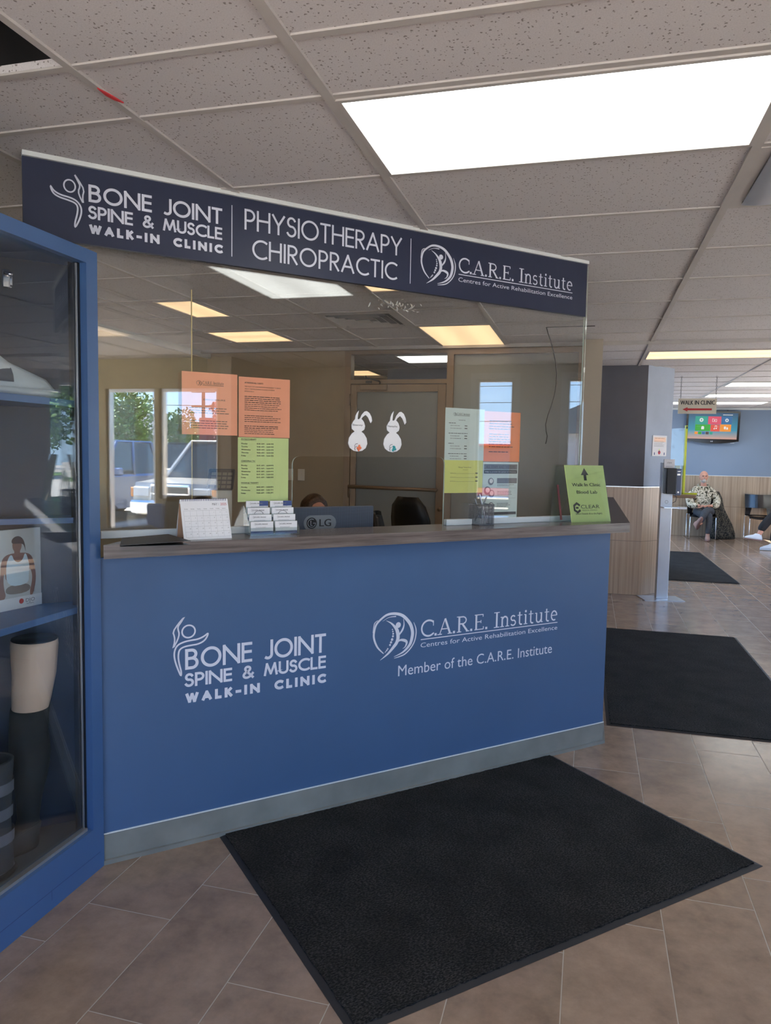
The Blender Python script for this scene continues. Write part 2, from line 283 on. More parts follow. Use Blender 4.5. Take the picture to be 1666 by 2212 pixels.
# ------------------------------------------------------------------ mesh builder
class MB:
    def __init__(s): s.v = []; s.f = []; s.m = []; s.sm = []
    def add(s, vs, fs, mi=0, smooth=False):
        o = len(s.v); s.v += [tuple(v) for v in vs]
        for f in fs: s.f.append([i + o for i in f]); s.m.append(mi); s.sm.append(smooth)
        return s
    def box(s, x0, x1, y0, y1, z0, z1, mi=0, c=0.0):
        if x1 < x0: x0, x1 = x1, x0
        if y1 < y0: y0, y1 = y1, y0
        if z1 < z0: z0, z1 = z1, z0
        if c <= 0:
            v = [(x0, y0, z0), (x1, y0, z0), (x1, y1, z0), (x0, y1, z0), (x0, y0, z1), (x1, y0, z1), (x1, y1, z1), (x0, y1, z1)]
            return s.add(v, [(0, 3, 2, 1), (4, 5, 6, 7), (0, 1, 5, 4), (1, 2, 6, 5), (2, 3, 7, 6), (3, 0, 4, 7)], mi)
        c = min(c, (x1 - x0) / 2.01, (y1 - y0) / 2.01, (z1 - z0) / 2.01); V = []
        idx = {}
        X = (x0, x1); Y = (y0, y1); Z = (z0, z1); sg = (1, -1)
        for i in (0, 1):
            for j in (0, 1):
                for k in (0, 1):
                    for a in range(3):
                        p = [X[i] + sg[i] * c, Y[j] + sg[j] * c, Z[k] + sg[k] * c]; p[a] = (X, Y, Z)[a][(i, j, k)[a]]
                        idx[(i, j, k, a)] = len(V); V.append(p)
        F = []
        for a in range(3):
            b, d = [q for q in range(3) if q != a]
            for e_ in (0, 1):
                loop = []
                for (p, q) in ((0, 0), (1, 0), (1, 1), (0, 1)):
                    t = [0, 0, 0]; t[a] = e_; t[b] = p; t[d] = q; loop.append(idx[(t[0], t[1], t[2], a)])
                F.append(loop)
            for p in (0, 1):
                for q in (0, 1):
                    t0 = [0, 0, 0]; t1 = [0, 0, 0]; t0[a] = 0; t1[a] = 1; t0[b] = t1[b] = p; t0[d] = t1[d] = q
                    F.append([idx[tuple(t0) + (b,)], idx[tuple(t1) + (b,)], idx[tuple(t1) + (d,)], idx[tuple(t0) + (d,)]])
        for i in (0, 1):
            for j in (0, 1):
                for k in (0, 1): F.append([idx[(i, j, k, a)] for a in range(3)])
        return s.add(V, F, mi)
    def prism(s, poly, a, b, plane='xz', mi=0):
        def P(p, t):
            return {'xz': (p[0], t, p[1]), 'xy': (p[0], p[1], t), 'yz': (t, p[0], p[1])}[plane]
        n = len(poly); V = [P(p, a) for p in poly] + [P(p, b) for p in poly]
        F = [list(range(n)), list(range(2 * n - 1, n - 1, -1))] + [(i, i + n, (i + 1) % n + n, (i + 1) % n) for i in range(n)]
        return s.add(V, F, mi)
    def flat(s, poly, y, mi=0):
        return s.add([(p[0], y, p[1]) for p in poly], [list(range(len(poly)))], mi)
    def tube(s, pts, r, n=8, mi=0, cap=True, closed=False, smooth=True):
        pts = [Vector(p) for p in pts]; N = len(pts)
        rr = list(r) if isinstance(r, (list, tuple)) else [r] * N
        V = []; prev = None
        for i, p in enumerate(pts):
            if closed: t = (pts[(i + 1) % N] - pts[i - 1])
            else: t = (pts[min(i + 1, N - 1)] - pts[max(i - 1, 0)])
            t = t.normalized() if t.length > 1e-9 else Vector((0, 0, 1))
            if prev is None: prev = t.orthogonal().normalized()
            a = (prev - t * prev.dot(t)); a = a.normalized() if a.length > 1e-6 else t.orthogonal().normalized()
            prev = a; b = t.cross(a)
            for k in range(n):
                th = 2 * PI * k / n; V.append(p + (a * math.cos(th) + b * math.sin(th)) * rr[i])
        F = []
        for i in range(N if closed else N - 1):
            for k in range(n):
                j = (i + 1) % N; F.append((i * n + k, i * n + (k + 1) % n, j * n + (k + 1) % n, j * n + k))
        if cap and not closed: F.append(list(range(n))[::-1]); F.append([(N - 1) * n + k for k in range(n)])
        return s.add(V, F, mi, smooth)
    def loft(s, rings, mi=0, smooth=True, cap=True):
        n = len(rings[0]); V = [p for r in rings for p in r]; F = []
        for i in range(len(rings) - 1):
            for k in range(n): F.append((i * n + k, i * n + (k + 1) % n, (i + 1) * n + (k + 1) % n, (i + 1) * n + k))
        if cap: F.append(list(range(n))[::-1]); F.append([(len(rings) - 1) * n + k for k in range(n)])
        return s.add(V, F, mi, smooth)
    def ell(s, c, r, u=16, v=10, mi=0, rot=None, fn=None):
        V = []; F = []
        for i in range(v + 1):
            ph = PI * i / v
            for k in range(u):
                th = 2 * PI * k / u; p = Vector((math.sin(ph) * math.cos(th), math.sin(ph) * math.sin(th), math.cos(ph)))
                q = fn(p) if fn else p
                q = Vector((q[0] * r[0], q[1] * r[1], q[2] * r[2]))
                if rot: q = rot @ q
                V.append(q + Vector(c))
        for i in range(v):
            for k in range(u): F.append((i * u + k, (i + 1) * u + k, (i + 1) * u + (k + 1) % u, i * u + (k + 1) % u))
        return s.add(V, F, mi, True)
    def merge(s, o, f=lambda p: p, mi=None):
        k = len(s.v); s.v += [tuple(f(p)) for p in o.v]; s.f += [[i + k for i in q] for q in o.f]
        s.m += [m if mi is None else mi for m in o.m]; s.sm += o.sm; return s
    def build(s, name, mats, parent=None, loc=(0, 0, 0), rotz=0, rot=None):
        if not isinstance(mats, (list, tuple)): mats = [mats]
        me = D.meshes.new(name); me.from_pydata(s.v, [], s.f)
        for m in mats: me.materials.append(MT[m] if isinstance(m, str) else m)
        me.polygons.foreach_set('material_index', s.m); me.polygons.foreach_set('use_smooth', s.sm)
        me.validate(); me.update()
        o = D.objects.new(name, me); COL.objects.link(o); o.location = loc; o.rotation_euler = rot or (0, 0, rotz)
        if parent: o.parent = parent
        return o
def thing(name, label, cat, loc=(0, 0, 0), rotz=0, group=None, rot=None):
    o = D.objects.new(name, None); o.empty_display_size = .1; COL.objects.link(o); o.location = loc; o.rotation_euler = rot or (0, 0, rotz)
    tag(o, label, cat, group); return o
def tag(o, label, cat, group=None):
    o['label'] = label; o['category'] = cat
    if group: o['group'] = group
    return o
def struct(o): o['kind'] = 'structure'; return o
def cf(u, v, z=0): return ((u - v) / S2, (u + v) / S2, z)      # counter frame (45 degrees to the room) to world
R45 = PI / 4

# ------------------------------------------------------------------ lettering
_tc = {}
def font_geo(txt):
    if txt in _tc: return _tc[txt]
    cu = D.curves.new('t', 'FONT'); cu.body = txt; cu.size = 1; cu.resolution_u = 3
    ob = D.objects.new('t', cu); me = ob.to_mesh()
    V = [tuple(v.co) for v in me.vertices]; F = [list(p.vertices) for p in me.polygons]
    ob.to_mesh_clear(); D.objects.remove(ob); D.curves.remove(cu)
    if not V: V = [(0, 0, 0)]
    x0 = min(v[0] for v in V); x1 = max(v[0] for v in V)
    _tc[txt] = ([(v[0] - x0, v[1]) for v in V], F, x1 - x0); return _tc[txt]
CAP = max(v[1] for v in font_geo('H')[0])
def text(mb, s, x, z, cap, width=None, y=0, mi=0, align='l', bold=0):
    V, F, w_ = font_geo(s); k = cap / CAP; kx = (width / w_) if width else k; wd = w_ * kx
    ox = x - (wd if align == 'r' else wd / 2 if align == 'c' else 0)
    mb.add([(ox + v[0] * kx, y, z + v[1] * k) for v in V], F, mi)
    if bold: mb.add([(ox + v[0] * kx + bold, y - .00002, z + v[1] * k) for v in V], F, mi)
    return wd
def ribbon(mb, pts, y, mi=0, closed=False, w=None):
    # flat stroke in the XZ plane; pts are (x, z) or (x, z, width)
    P = [Vector((p[0], p[1])) for p in pts]; W = [(p[2] if len(p) > 2 else w) / 2 for p in pts]; N = len(P); L = []; Rr = []
    for i in range(N):
        if closed: a = P[i] - P[i - 1]; b = P[(i + 1) % N] - P[i]
        else: a = P[i] - P[i - 1] if i else P[1] - P[0]; b = P[i + 1] - P[i] if i < N - 1 else P[-1] - P[-2]
        a = a.normalized(); b = b.normalized(); t = a + b
        t = t.normalized() if t.length > 1e-6 else a
        nrm = Vector((-t.y, t.x)); c = max(.35, nrm.dot(Vector((-a.y, a.x)))); L.append(P[i] + nrm * W[i] / c); Rr.append(P[i] - nrm * W[i] / c)
    V = [(p.x, y, p.y) for p in L] + [(p.x, y, p.y) for p in Rr]
    F = [(i, (i + 1) % N, (i + 1) % N + N, i + N) for i in range(N if closed else N - 1)]
    mb.add(V, F, mi)
def arc(cx, cy, rx, ry, a0, a1, n=14):
    return [(cx + rx * math.cos(rad(a0 + (a1 - a0) * i / n)), cy + ry * math.sin(rad(a0 + (a1 - a0) * i / n))) for i in range(n + 1)]
# geometric sans capitals: (advance width, strokes); unit = cap height on the stroke centre line
SANS = {
 'B': (.56, [[(0, 0), (0, 1)], [(0, 1)] + arc(.24, .77, .22, .23, 90, -90) + [(0, .54)], [(0, .54)] + arc(.27, .27, .25, .27, 90, -90) + [(0, 0)]]),
 'O': (.90, [arc(.45, .5, .45, .5, 0, 360, 36)]),
 'N': (.76, [[(0, 0), (0, 1)], [(0, 1), (.76, 0)], [(.76, 0), (.76, 1)]]),
 'E': (.42, [[(0, 0), (0, 1)], [(0, 1), (.42, 1)], [(0, .53), (.4, .53)], [(0, 0), (.42, 0)]]),
 'J': (.34, [[(.34, 1), (.34, .24)] + arc(.14, .22, .2, .22, 0, -125)]),
 'I': (0, [[(0, 0), (0, 1)]]),
 'T': (.5, [[(.25, 0), (.25, 1)], [(0, 1), (.5, 1)]]),
 'S': (.44, [arc(.22, .76, .20, .24, 25, 250, 12) + arc(.21, .27, .23, .27, 70, -155, 14)]),
 'P': (.46, [[(0, 0), (0, 1)], [(0, 1)] + arc(.2, .72, .26, .28, 90, -90) + [(0, .44)]]),
 'M': (.84, [[(0, 0), (.14, 1)], [(.14, 1), (.42, .1)], [(.42, .1), (.70, 1)], [(.70, 1), (.84, 0)]]),
 'U': (.56, [[(0, 1), (0, .28)] + arc(.28, .28, .28, .28, 180, 360) + [(.56, 1)]]),
 'C': (.70, [arc(.46, .5, .46, .5, 54, 306, 26)]),
 'L': (.38, [[(0, 0), (0, 1)], [(0, 0), (.38, 0)]]),
 'W': (1.0, [[(0, 1), (.25, 0)], [(.25, 0), (.5, .95)], [(.5, .95), (.75, 0)], [(.75, 0), (1, 1)]]),
 'A': (.72, [[(0, 0), (.36, 1)], [(.36, 1), (.72, 0)], [(.13, .32), (.59, .32)]]),
 'K': (.52, [[(0, 0), (0, 1)], [(0, .42), (.48, 1)], [(.16, .58), (.52, 0)]]),
 'H': (.62, [[(0, 0), (0, 1)], [(.62, 0), (.62, 1)], [(0, .54), (.62, .54)]]),
 'Y': (.62, [[(0, 1), (.31, .46)], [(.62, 1), (.31, .46)], [(.31, .48), (.31, 0)]]),
 'R': (.48, [[(0, 0), (0, 1)], [(0, 1)] + arc(.2, .74, .26, .26, 90, -90) + [(0, .48)], [(.18, .48), (.48, 0)]]),
 '&': (.66, [[(.66, .0), (.18, .66)] + arc(.3, .80, .17, .19, 205, -30, 10) + [(.38, .62), (.1, .42)] + arc(.24, .22, .22, .22, 130, 300, 10) + [(.5, .12), (.66, .38)]]),
 '-': (.3, [[(0, .42), (.3, .42)]]), ' ': (.3, []),
}
def sans(mb, s, x0, x1, z0, z1, wt, y, mi=0, gap=.16, space=.42):
    # fits the line between x0 and x1; the stroke keeps its weight
    tot = 0
    adv = []
    for i, ch in enumerate(s):
        a = SANS[ch][0]
        if ch == ' ': a = space
        adv.append(tot); tot += a + (gap if ch != ' ' and i < len(s) - 1 and s[i + 1] != ' ' else 0)
    H = z1 - z0 - wt; k = (x1 - x0 - wt) / tot; q = 0
    for ch, a in zip(s, adv):
        for st in SANS[ch][1]:
            P = [(x0 + wt / 2 + (a + p[0]) * k, z0 + wt / 2 + p[1] * H) for p in st]
            P = [Vector(p) for p in P]
            closed = (P[0] - P[-1]).length < 1e-6
            if closed: P = P[:-1]
            else:
                for e0, e1 in ((0, 1), (-1, -2)):
                    d = (P[e0] - P[e1]).normalized(); diag = abs(d.x) > .12 and abs(d.y) > .12
                    ex = wt / 2 * (1.0 if not diag else .75)
                    P[e0] = P[e0] + d * ex
            q += 1; ribbon(mb, [tuple(p) for p in P], y - .00001 * (q % 7), mi, closed, wt)
# serif face: strokes (points, weight factor)
def SF(ch):
    T, t = 1.0, .42
    def ser(x, z, w=.26): return ([(x - w / 2, z), (x + w / 2, z)], .4)
    d = {
     'C': (.66, [(arc(.42, .5, .38, .48, 48, 312, 24), .8), ([(.68, .62), (.68, .94)], .4), ([(.68, .1), (.70, .2)], .5)]),
     'A': (.74, [([(.08, .03), (.37, .98)], t), ([(.37, .98), (.66, .03)], T), ([(.2, .34), (.54, .34)], t), ser(.08, .02), ser(.66, .02)]),
     'R': (.70, [([(.14, .03), (.14, .97)], T), ([(.14, .96)] + arc(.34, .74, .2, .22, 90, -90) + [(.14, .52)], .6), ([(.32, .52), (.62, .03)], .95), ser(.14, .02), ser(.64, .02, .2), ser(.08, .98, .16)]),
     'E': (.60, [([(.14, .03), (.14, .97)], T), ([(.04, .97), (.54, .97)], t), ([(.14, .52), (.42, .52)], t), ([(.04, .03), (.56, .03)], t), ([(.54, .99), (.54, .82)], .45), ([(.42, .62), (.42, .42)], .4), ([(.57, .02), (.57, .2)], .45)]),
     '.': (.2, [([(.04, .06), (.16, .06)], 1.1)]),
     'I': (.34, [([(.17, .03), (.17, .97)], T), ser(.17, .02, .34), ser(.17, .98, .34)]),
     'n': (.56, [([(.12, .03), (.12, .64)], .85), ([(.12, .5)] + arc(.29, .46, .15, .2, 160, 0, 8) + [(.44, .03)], .75), ser(.12, .02, .24), ser(.44, .02, .24), ser(.08, .64, .14)]),
     's': (.40, [(arc(.19, .50, .13, .16, 30, 260, 10) + arc(.19, .19, .15, .17, 75, -150, 10), .65)]),
     't': (.36, [([(.15, .86), (.15, .2)] + arc(.26, .17, .11, .15, 180, 300, 6), .75), ([(.02, .64), (.32, .64)], .4)]),
     'i': (.26, [([(.13, .03), (.13, .64)], .85), ser(.13, .02, .24), ser(.09, .64, .12), ([(.075, .86), (.185, .86)], 1.05)]),
     'u': (.58, [([(.12, .64), (.12, .22)] + arc(.26, .2, .14, .18, 180, 330, 8) + [(.42, .2)], .75), ([(.44, .66), (.44, .03)], .85), ser(.08, .64, .14), ser(.40, .64, .14), ser(.48, .02, .12)]),
     'e': (.50, [([(.08, .36), (.42, .36)], t), (arc(.25, .34, .18, .31, 0, 300, 18), .7)]),
     ' ': (.26, []),
    }
    return d[ch]
def serif(mb, s, x0, x1, z0, z1, wt, y, mi=0):
    tot = sum(SF(c)[0] for c in s) + .05 * (len(s) - 1); k = (x1 - x0) / tot; H = z1 - z0; x = x0; q = 0
    for ch in s:
        a, st = SF(ch)
        for P, f in st:
            q += 1; ribbon(mb, [(x + p[0] * k, z0 + p[1] * H) for p in P], y - .00001 * (q % 7), mi, False, wt * f)
        x += (a + .05) * k
def disc(mb, cx, cz, r, y, mi=0, n=14, rz=None):
    rz = rz or r
    mb.add([(cx + r * math.cos(2 * PI * i / n), y, cz + rz * math.sin(2 * PI * i / n)) for i in range(n)], [list(range(n))], mi)
CW = [(0.709, 0.881), (0.686, 0.856), (0.666, 0.828), (0.672, 0.809), (0.673, 0.791), (0.666, 0.764), (0.684, 0.796), (0.69, 0.818), (0.685, 0.835), (0.685, 0.846), (0.695, 0.859)]
CB = [(0.799, 0.811), (0.784, 0.799), (0.76, 0.79), (0.734, 0.789), (0.708, 0.786), (0.684, 0.777), (0.673, 0.76), (0.67, 0.738), (0.675, 0.711), (0.686, 0.679), (0.696, 0.655), (0.697, 0.673), (0.69, 0.7), (0.686, 0.723), (0.686, 0.741), (0.69, 0.758), (0.706, 0.767), (0.734, 0.77), (0.76, 0.771), (0.784, 0.781), (0.796, 0.798)]
HW = [(0.363, 2.454), (0.38, 2.431), (0.396, 2.405), (0.39, 2.379), (0.393, 2.357), (0.382, 2.377), (0.376, 2.396), (0.383, 2.415), (0.377, 2.428)]
HB = [(0.286, 2.402), (0.297, 2.384), (0.319, 2.374), (0.349, 2.371), (0.37, 2.364), (0.384, 2.348), (0.387, 2.328), (0.38, 2.301), (0.364, 2.268), (0.364, 2.288), (0.372, 2.316), (0.375, 2.342), (0.367, 2.355), (0.343, 2.361), (0.312, 2.366), (0.293, 2.377)]
RINGS = [
 [(1.568, 0.638, 0.0031), (1.537, 0.669, 0.0062), (1.519, 0.71, 0.0072), (1.52, 0.743, 0.0072), (1.532, 0.773, 0.0072), (1.566, 0.8, 0.0072), (1.591, 0.809, 0.0083), (1.62, 0.809, 0.0093), (1.649, 0.802, 0.0103), (1.673, 0.787, 0.0114), (1.7, 0.756, 0.0124), (1.712, 0.723, 0.0124), (1.711, 0.695, 0.0124), (1.699, 0.662, 0.0103), (1.666, 0.634, 0.0062), (1.62, 0.618, 0.0015)],
 [(1.718, 0.762, 0.0015), (1.73, 0.733, 0.0041), (1.731, 0.704, 0.0046), (1.722, 0.671, 0.0046), (1.702, 0.644, 0.0046), (1.676, 0.624, 0.0046), (1.65, 0.616, 0.0041), (1.621, 0.611, 0.0015)],
 [(1.627, 0.796, 0.0041), (1.592, 0.795, 0.0021), (1.56, 0.781, 0.001)],
 [(1.537, 0.787, 0.0015), (1.52, 0.774, 0.0031), (1.513, 0.734, 0.0015)],
 [(1.578, 0.782, 0.001), (1.602, 0.769, 0.0052), (1.622, 0.75, 0.0093), (1.634, 0.732, 0.0134), (1.639, 0.703, 0.0134), (1.633, 0.681, 0.0124), (1.62, 0.665, 0.0114), (1.589, 0.635, 0.0072), (1.551, 0.611, 0.001)],
 [(1.665, 0.782, 0.0015), (1.668, 0.756, 0.0041), (1.661, 0.734, 0.0072), (1.647, 0.716, 0.0052), (1.644, 0.708, 0.0015)],
 [(1.635, 0.68, 0.0021), (1.652, 0.689, 0.0072), (1.675, 0.684, 0.0103), (1.684, 0.674, 0.0083), (1.676, 0.656, 0.0041), (1.663, 0.649, 0.001)]]
DOTS = [(1.639, 0.757, 0.0217), (1.61, 0.74, 0.0052), (1.612, 0.731, 0.0062), (1.614, 0.721, 0.0072), (1.613, 0.71, 0.0083), (1.609, 0.696, 0.0103), (1.604, 0.684, 0.0093), (1.599, 0.673, 0.0083), (1.588, 0.657, 0.0062), (1.583, 0.651, 0.0062), (1.578, 0.646, 0.0041), (1.575, 0.643, 0.0031)]
def round_logo(mb, cx, cz, k, y, mi=0):
    # spine figure in a ring, centred at (cx, cz); k = 1 is 0.22 m wide
    f = lambda p: (cx + (p[0] - 1.622) * k, cz + (p[1] - .712) * k, p[2] * k * 1.25)
    def sp(P, n=4):
        o_ = []
        for i in range(len(P) - 1):
            p0, p1, p2, p3 = P[max(i - 1, 0)], P[i], P[i + 1], P[min(i + 2, len(P) - 1)]
            for j in range(n):
                t = j / n; o_.append(tuple(.5 * (2 * b_ + (c_ - a_) * t + (2 * a_ - 5 * b_ + 4 * c_ - d_) * t * t + (3 * b_ - a_ - 3 * c_ + d_) * t ** 3) for a_, b_, c_, d_ in zip(p0, p1, p2, p3)))
        return o_ + [P[-1]]
    for i, r_ in enumerate(RINGS): ribbon(mb, [f((p[0], p[1], max(p[2], .0008))) for p in sp(r_)], y - .00002 * i, mi)
    for p in DOTS: a, b, c = f(p); disc(mb, a, b, c * .48, y - .0002, mi, 12)
def smooth_closed(P, n=3):
    for _ in range(n - 1):
        Q = []
        for i in range(len(P)):
            a, b = P[i], P[(i + 1) % len(P)]; Q += [(a[0] * .75 + b[0] * .25, a[1] * .75 + b[1] * .25), (a[0] * .25 + b[0] * .75, a[1] * .25 + b[1] * .75)]
        P = Q
    return P
def care_words(mb, x0, x1, z0, z1, y, mi=0):
    # institute name and its rule and tagline; z0..z1 = full height of the block
    h = z1 - z0
    serif(mb, 'C.A.R.E. Institute', x0, x1, z0 + h * .43, z0 + h * .97, h * .075, y, mi)
    mb.add([(x0, y, z0 + h * .33), (x1, y, z0 + h * .33), (x1, y, z0 + h * .36), (x0, y, z0 + h * .36)], [(0, 1, 2, 3)], mi)
    text(mb, 'Centres for Active Rehabilitation Excellence', x0, z0 + h * .08, h * .155, x1 - x0, y, mi)
def bars(mb, x0, x1, z, h, y, mi, n=1, step=0, rnd=None, ww=(.6, 1.0), word=True):
    # unreadably small lines of print: short word-length dashes
    rnd = rnd or random.Random(int(z * 10000))
    for i in range(n):
        zz = z - i * step; x = x0; xe = x0 + (x1 - x0) * rnd.uniform(*ww)
        while x < xe - h:
            wl = min(h * rnd.uniform(1.6, 5), xe - x); mb.add([(x, y, zz), (x + wl, y, zz), (x + wl, y, zz + h * .58), (x, y, zz + h * .58)], [(0, 1, 2, 3)], mi); x += wl + h * .6
# ================================================================== THE ROOM
CH = 2.5
b = MB().box(-4.0, 4.36, -3.1, 15.8, -.12, 0); struct(b.build('floor', 'floor'))
# ceiling slab with one open tile; a black box added above the opening keeps daylight out
HX0, HX1, HY0, HY1 = -1.965, -1.356, 1.133, 1.730
b = MB()
b.box(-4.0, 4.36, -3.1, HY0, CH, CH + .02); b.box(-4.0, 4.36, HY1, 15.8, CH, CH + .02)
b.box(-4.0, HX0, HY0, HY1, CH, CH + .02); b.box(HX1, 4.36, HY0, HY1, CH, CH + .02)
struct(b.build('ceiling', 'ceiling'))
b = MB().box(-4.1, 4.5, -3.2, 15.9, 2.95, 3.1); struct(b.build('ceiling_deck', 'darkgrey'))
b = MB(); b.box(HX0 - .03, HX0, HY0 - .03, HY1 + .03, CH + .02, 2.95); b.box(HX1, HX1 + .03, HY0 - .03, HY1 + .03, CH + .02, 2.95); b.box(HX0, HX1, HY0 - .03, HY0, CH + .02, 2.95); b.box(HX0, HX1, HY1, HY1 + .03, CH + .02, 2.95); struct(b.build('plenum_light_block', 'black'))
b = MB()                                   # T-bar grid, crossing bars butt and step by a millimetre
def bx_x(x, y0, y1, w=.024, d=.007): b.box(x - w / 2, x + w / 2, y0, y1, CH - d, CH + .001)
def bx_y(y, x0, x1, w=.024, d=.0055): b.box(x0, x1, y - w / 2, y + w / 2, CH - d, CH + .001)
ROWS = [-2.19, -1.58, -.97, -.36, .25, .75, 1.133, 1.743] + [2.048 + .6096 * i for i in range(8)]
ROWS2 = [6.77 + .6096 * i for i in range(1, 11)] + [13.29, 13.9, 14.51, 15.12]
bx_x(-.746, -3, 6.75, .03, .009); bx_x(.473, -3, 15.6, .03, .009); bx_x(1.692, -3, 15.6); bx_x(2.911, -3, 15.6)
for x in (-1.356, -1.965, -2.575, -3.185): bx_x(x, 2.06, 11)
bx_x(-1.356, -3, 2.06, .022, .008); bx_x(-1.965, -3, 2.06, .022, .008); bx_x(-3.185, -3, 2.06)
bx_x(-.746, 6.85, 8.55)
for y in ROWS: bx_y(y, -3.9, 4.25)
for y in ROWS2: bx_y(y, -3.9, 4.25)
b.box(-3.9, 4.25, 6.76, 6.80, CH - .03, CH)
struct(b.build('trim_1', 'tbar'))

def wall_y(name, x, y0, y1, th, z0, z1, opens, m, mi2=None, parts=None):
    # wall along Y at x..x+th with openings [(y0,y1,z0,z1)]
    b = MB(); ys = sorted(opens); c = y0
    for (a, d, e, f) in ys:
        b.box(x, x + th, c, a, z0, z1)
        if e > z0: b.box(x, x + th, a, d, z0, e)
        if f < z1: b.box(x, x + th, a, d, f, z1)
        c = d
    b.box(x, x + th, c, y1, z0, z1); return struct(b.build(name, m))
# right (outer) walls with the windows
WIN_A = [(-1.14, -.52, .05, 2.17), (-.46, .24, .96, 2.17), (-2.6, -1.34, .05, 2.17)]
wall_y('wall_right', 3.15, -3.0, .27, .14, 0, CH, WIN_A, 'tan')
struct(MB().box(3.15, 4.34, .27, .40, 0, CH).build('wall_jog', 'beige'))
WIN_B = [(2.86, 3.28, .55, 2.35), (3.84, 4.30, .55, 2.35), (5.0, 6.7, .08, 2.35), (6.85, 7.8, .08, 2.35), (9.1, 10.25, .5, 2.35), (10.6, 12.2, .08, 2.35), (12.5, 13.9, .08, 2.35)]
wall_y('wall_far_right', 4.20, .40, 15.6, .14, 0, CH, WIN_B, 'beige')
WIN_ADDED = [(-3.4, -2.0, .05, 2.35), (-1.8, -.4, .05, 2.35), (-.2, 1.2, .05, 2.35), (1.4, 2.8, .05, 2.35)]  # unseen windows added behind the viewer as daylight fill
b = MB(); c_ = -4.0
for (a, d, e, f) in WIN_ADDED: b.box(c_, a, -3.12, -3.0, 0, CH); b.box(a, d, -3.12, -3.0, 0, e); b.box(a, d, -3.12, -3.0, f, CH); c_ = d
b.box(c_, 3.3, -3.12, -3.0, 0, CH); struct(b.build('wall_front', 'beige'))
for i, (a, d, e, f) in enumerate(WIN_ADDED):
    b = MB(); t_ = .045
    b.box(a, a + t_, -3.09, -3.03, e, f); b.box(d - t_, d, -3.09, -3.03, e, f); b.box(a + t_, d - t_, -3.09, -3.03, e, e + t_); b.box(a + t_, d - t_, -3.09, -3.03, f - t_, f)
    f_ = struct(b.build('window_%d' % (30 + i), 'alum')); MB().box(a + t_, d - t_, -3.063, -3.057, e + t_, f - t_).build('pane', 'window_glass', f_)  # frames and panes of the added fill windows
struct(MB().box(-3.97, -3.83, -3.0, 11.0, 0, CH).build('wall_left', 'tan'))
# window frames + glass
def window(i, x, y0, y1, z0, z1, mullion=None):
    t = .032; b = MB()
    b.box(x + .03, x + .1, y0, y0 + t, z0, z1); b.box(x + .03, x + .1, y1 - t, y1, z0, z1)
    b.box(x + .03, x + .1, y0 + t, y1 - t, z0, z0 + t); b.box(x + .03, x + .1, y0 + t, y1 - t, z1 - t, z1)
    for m_ in (mullion or []): b.box(x + .03, x + .1, m_ - t / 2, m_ + t / 2, z0 + t, z1 - t)
    f = struct(b.build('window_%d' % i, 'alum'))
    MB().box(x + .062, x + .068, y0 + t, y1 - t, z0 + t, z1 - t).build('pane', 'window_glass', f)
    return f
k = 1
for (a, d, e, f) in WIN_A: window(k, 3.15, a, d, e, f); k += 1
for (a, d, e, f) in WIN_B: window(k, 4.20, a, d, e, f); k += 1
# white casings round the two narrow windows
b = MB()
for (a, d, e, f) in WIN_B[:2]:
    b.box(4.185, 4.2, a - .06, a, e - .06, f + .06); b.box(4.185, 4.2, d, d + .06, e - .06, f + .06); b.box(4.185, 4.2, a, d, f, f + .06); b.box(4.15, 4.2, a, d, e - .04, e)
struct(b.build('trim_2', 'white'))
# back wall of the waiting area: wood-look wainscot, painted above
BY = 15.6
struct(MB().box(-.3, 4.34, BY, BY + .14, 1.2, CH).build('wall_back', 'bluewall'))
struct(MB().box(-.3, 4.34, BY - .012, BY + .14, 0, 1.19).build('wall_back_wainscot', 'wains'))
struct(MB().box(-.3, 4.2, BY - .018, BY + .01, 1.188, 1.2).build('trim_3', 'white_trim'))
struct(MB().box(-.3, 4.2, BY - .022, BY + .01, CH - .04, CH - .001).build('trim_4', 'white_trim'))
# freestanding wall block (slate paint over wood-look tile) beside the corridor
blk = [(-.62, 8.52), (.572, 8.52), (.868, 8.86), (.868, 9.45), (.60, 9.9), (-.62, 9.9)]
wb_ = MB().prism(blk, 1.195, CH, 'xy'); wb_.m = [1 if i == 2 else 0 for i in range(len(wb_.f))]; wb_.m[3] = 2; struct(wb_.build('wall_block', ['darkblue', 'darkgreywall', 'lit_blue']))  # face toward the windows painted lighter to stand in for window light
blk2 = [(-.62, 8.508), (.577, 8.508), (.88, 8.855), (.88, 9.45), (.60, 9.91), (-.62, 9.91)]
struct(MB().prism(blk2, 0, 1.185, 'xy').build('wall_block_wainscot', 'wains_warm_lit'))
blk3 = [(-.62, 8.505), (.578, 8.505), (.883, 8.853), (.883, 9.45), (.60, 9.913), (-.62, 9.913)]
struct(MB().prism(blk3, 1.185, 1.195, 'xy').build('trim_5', 'alum'))
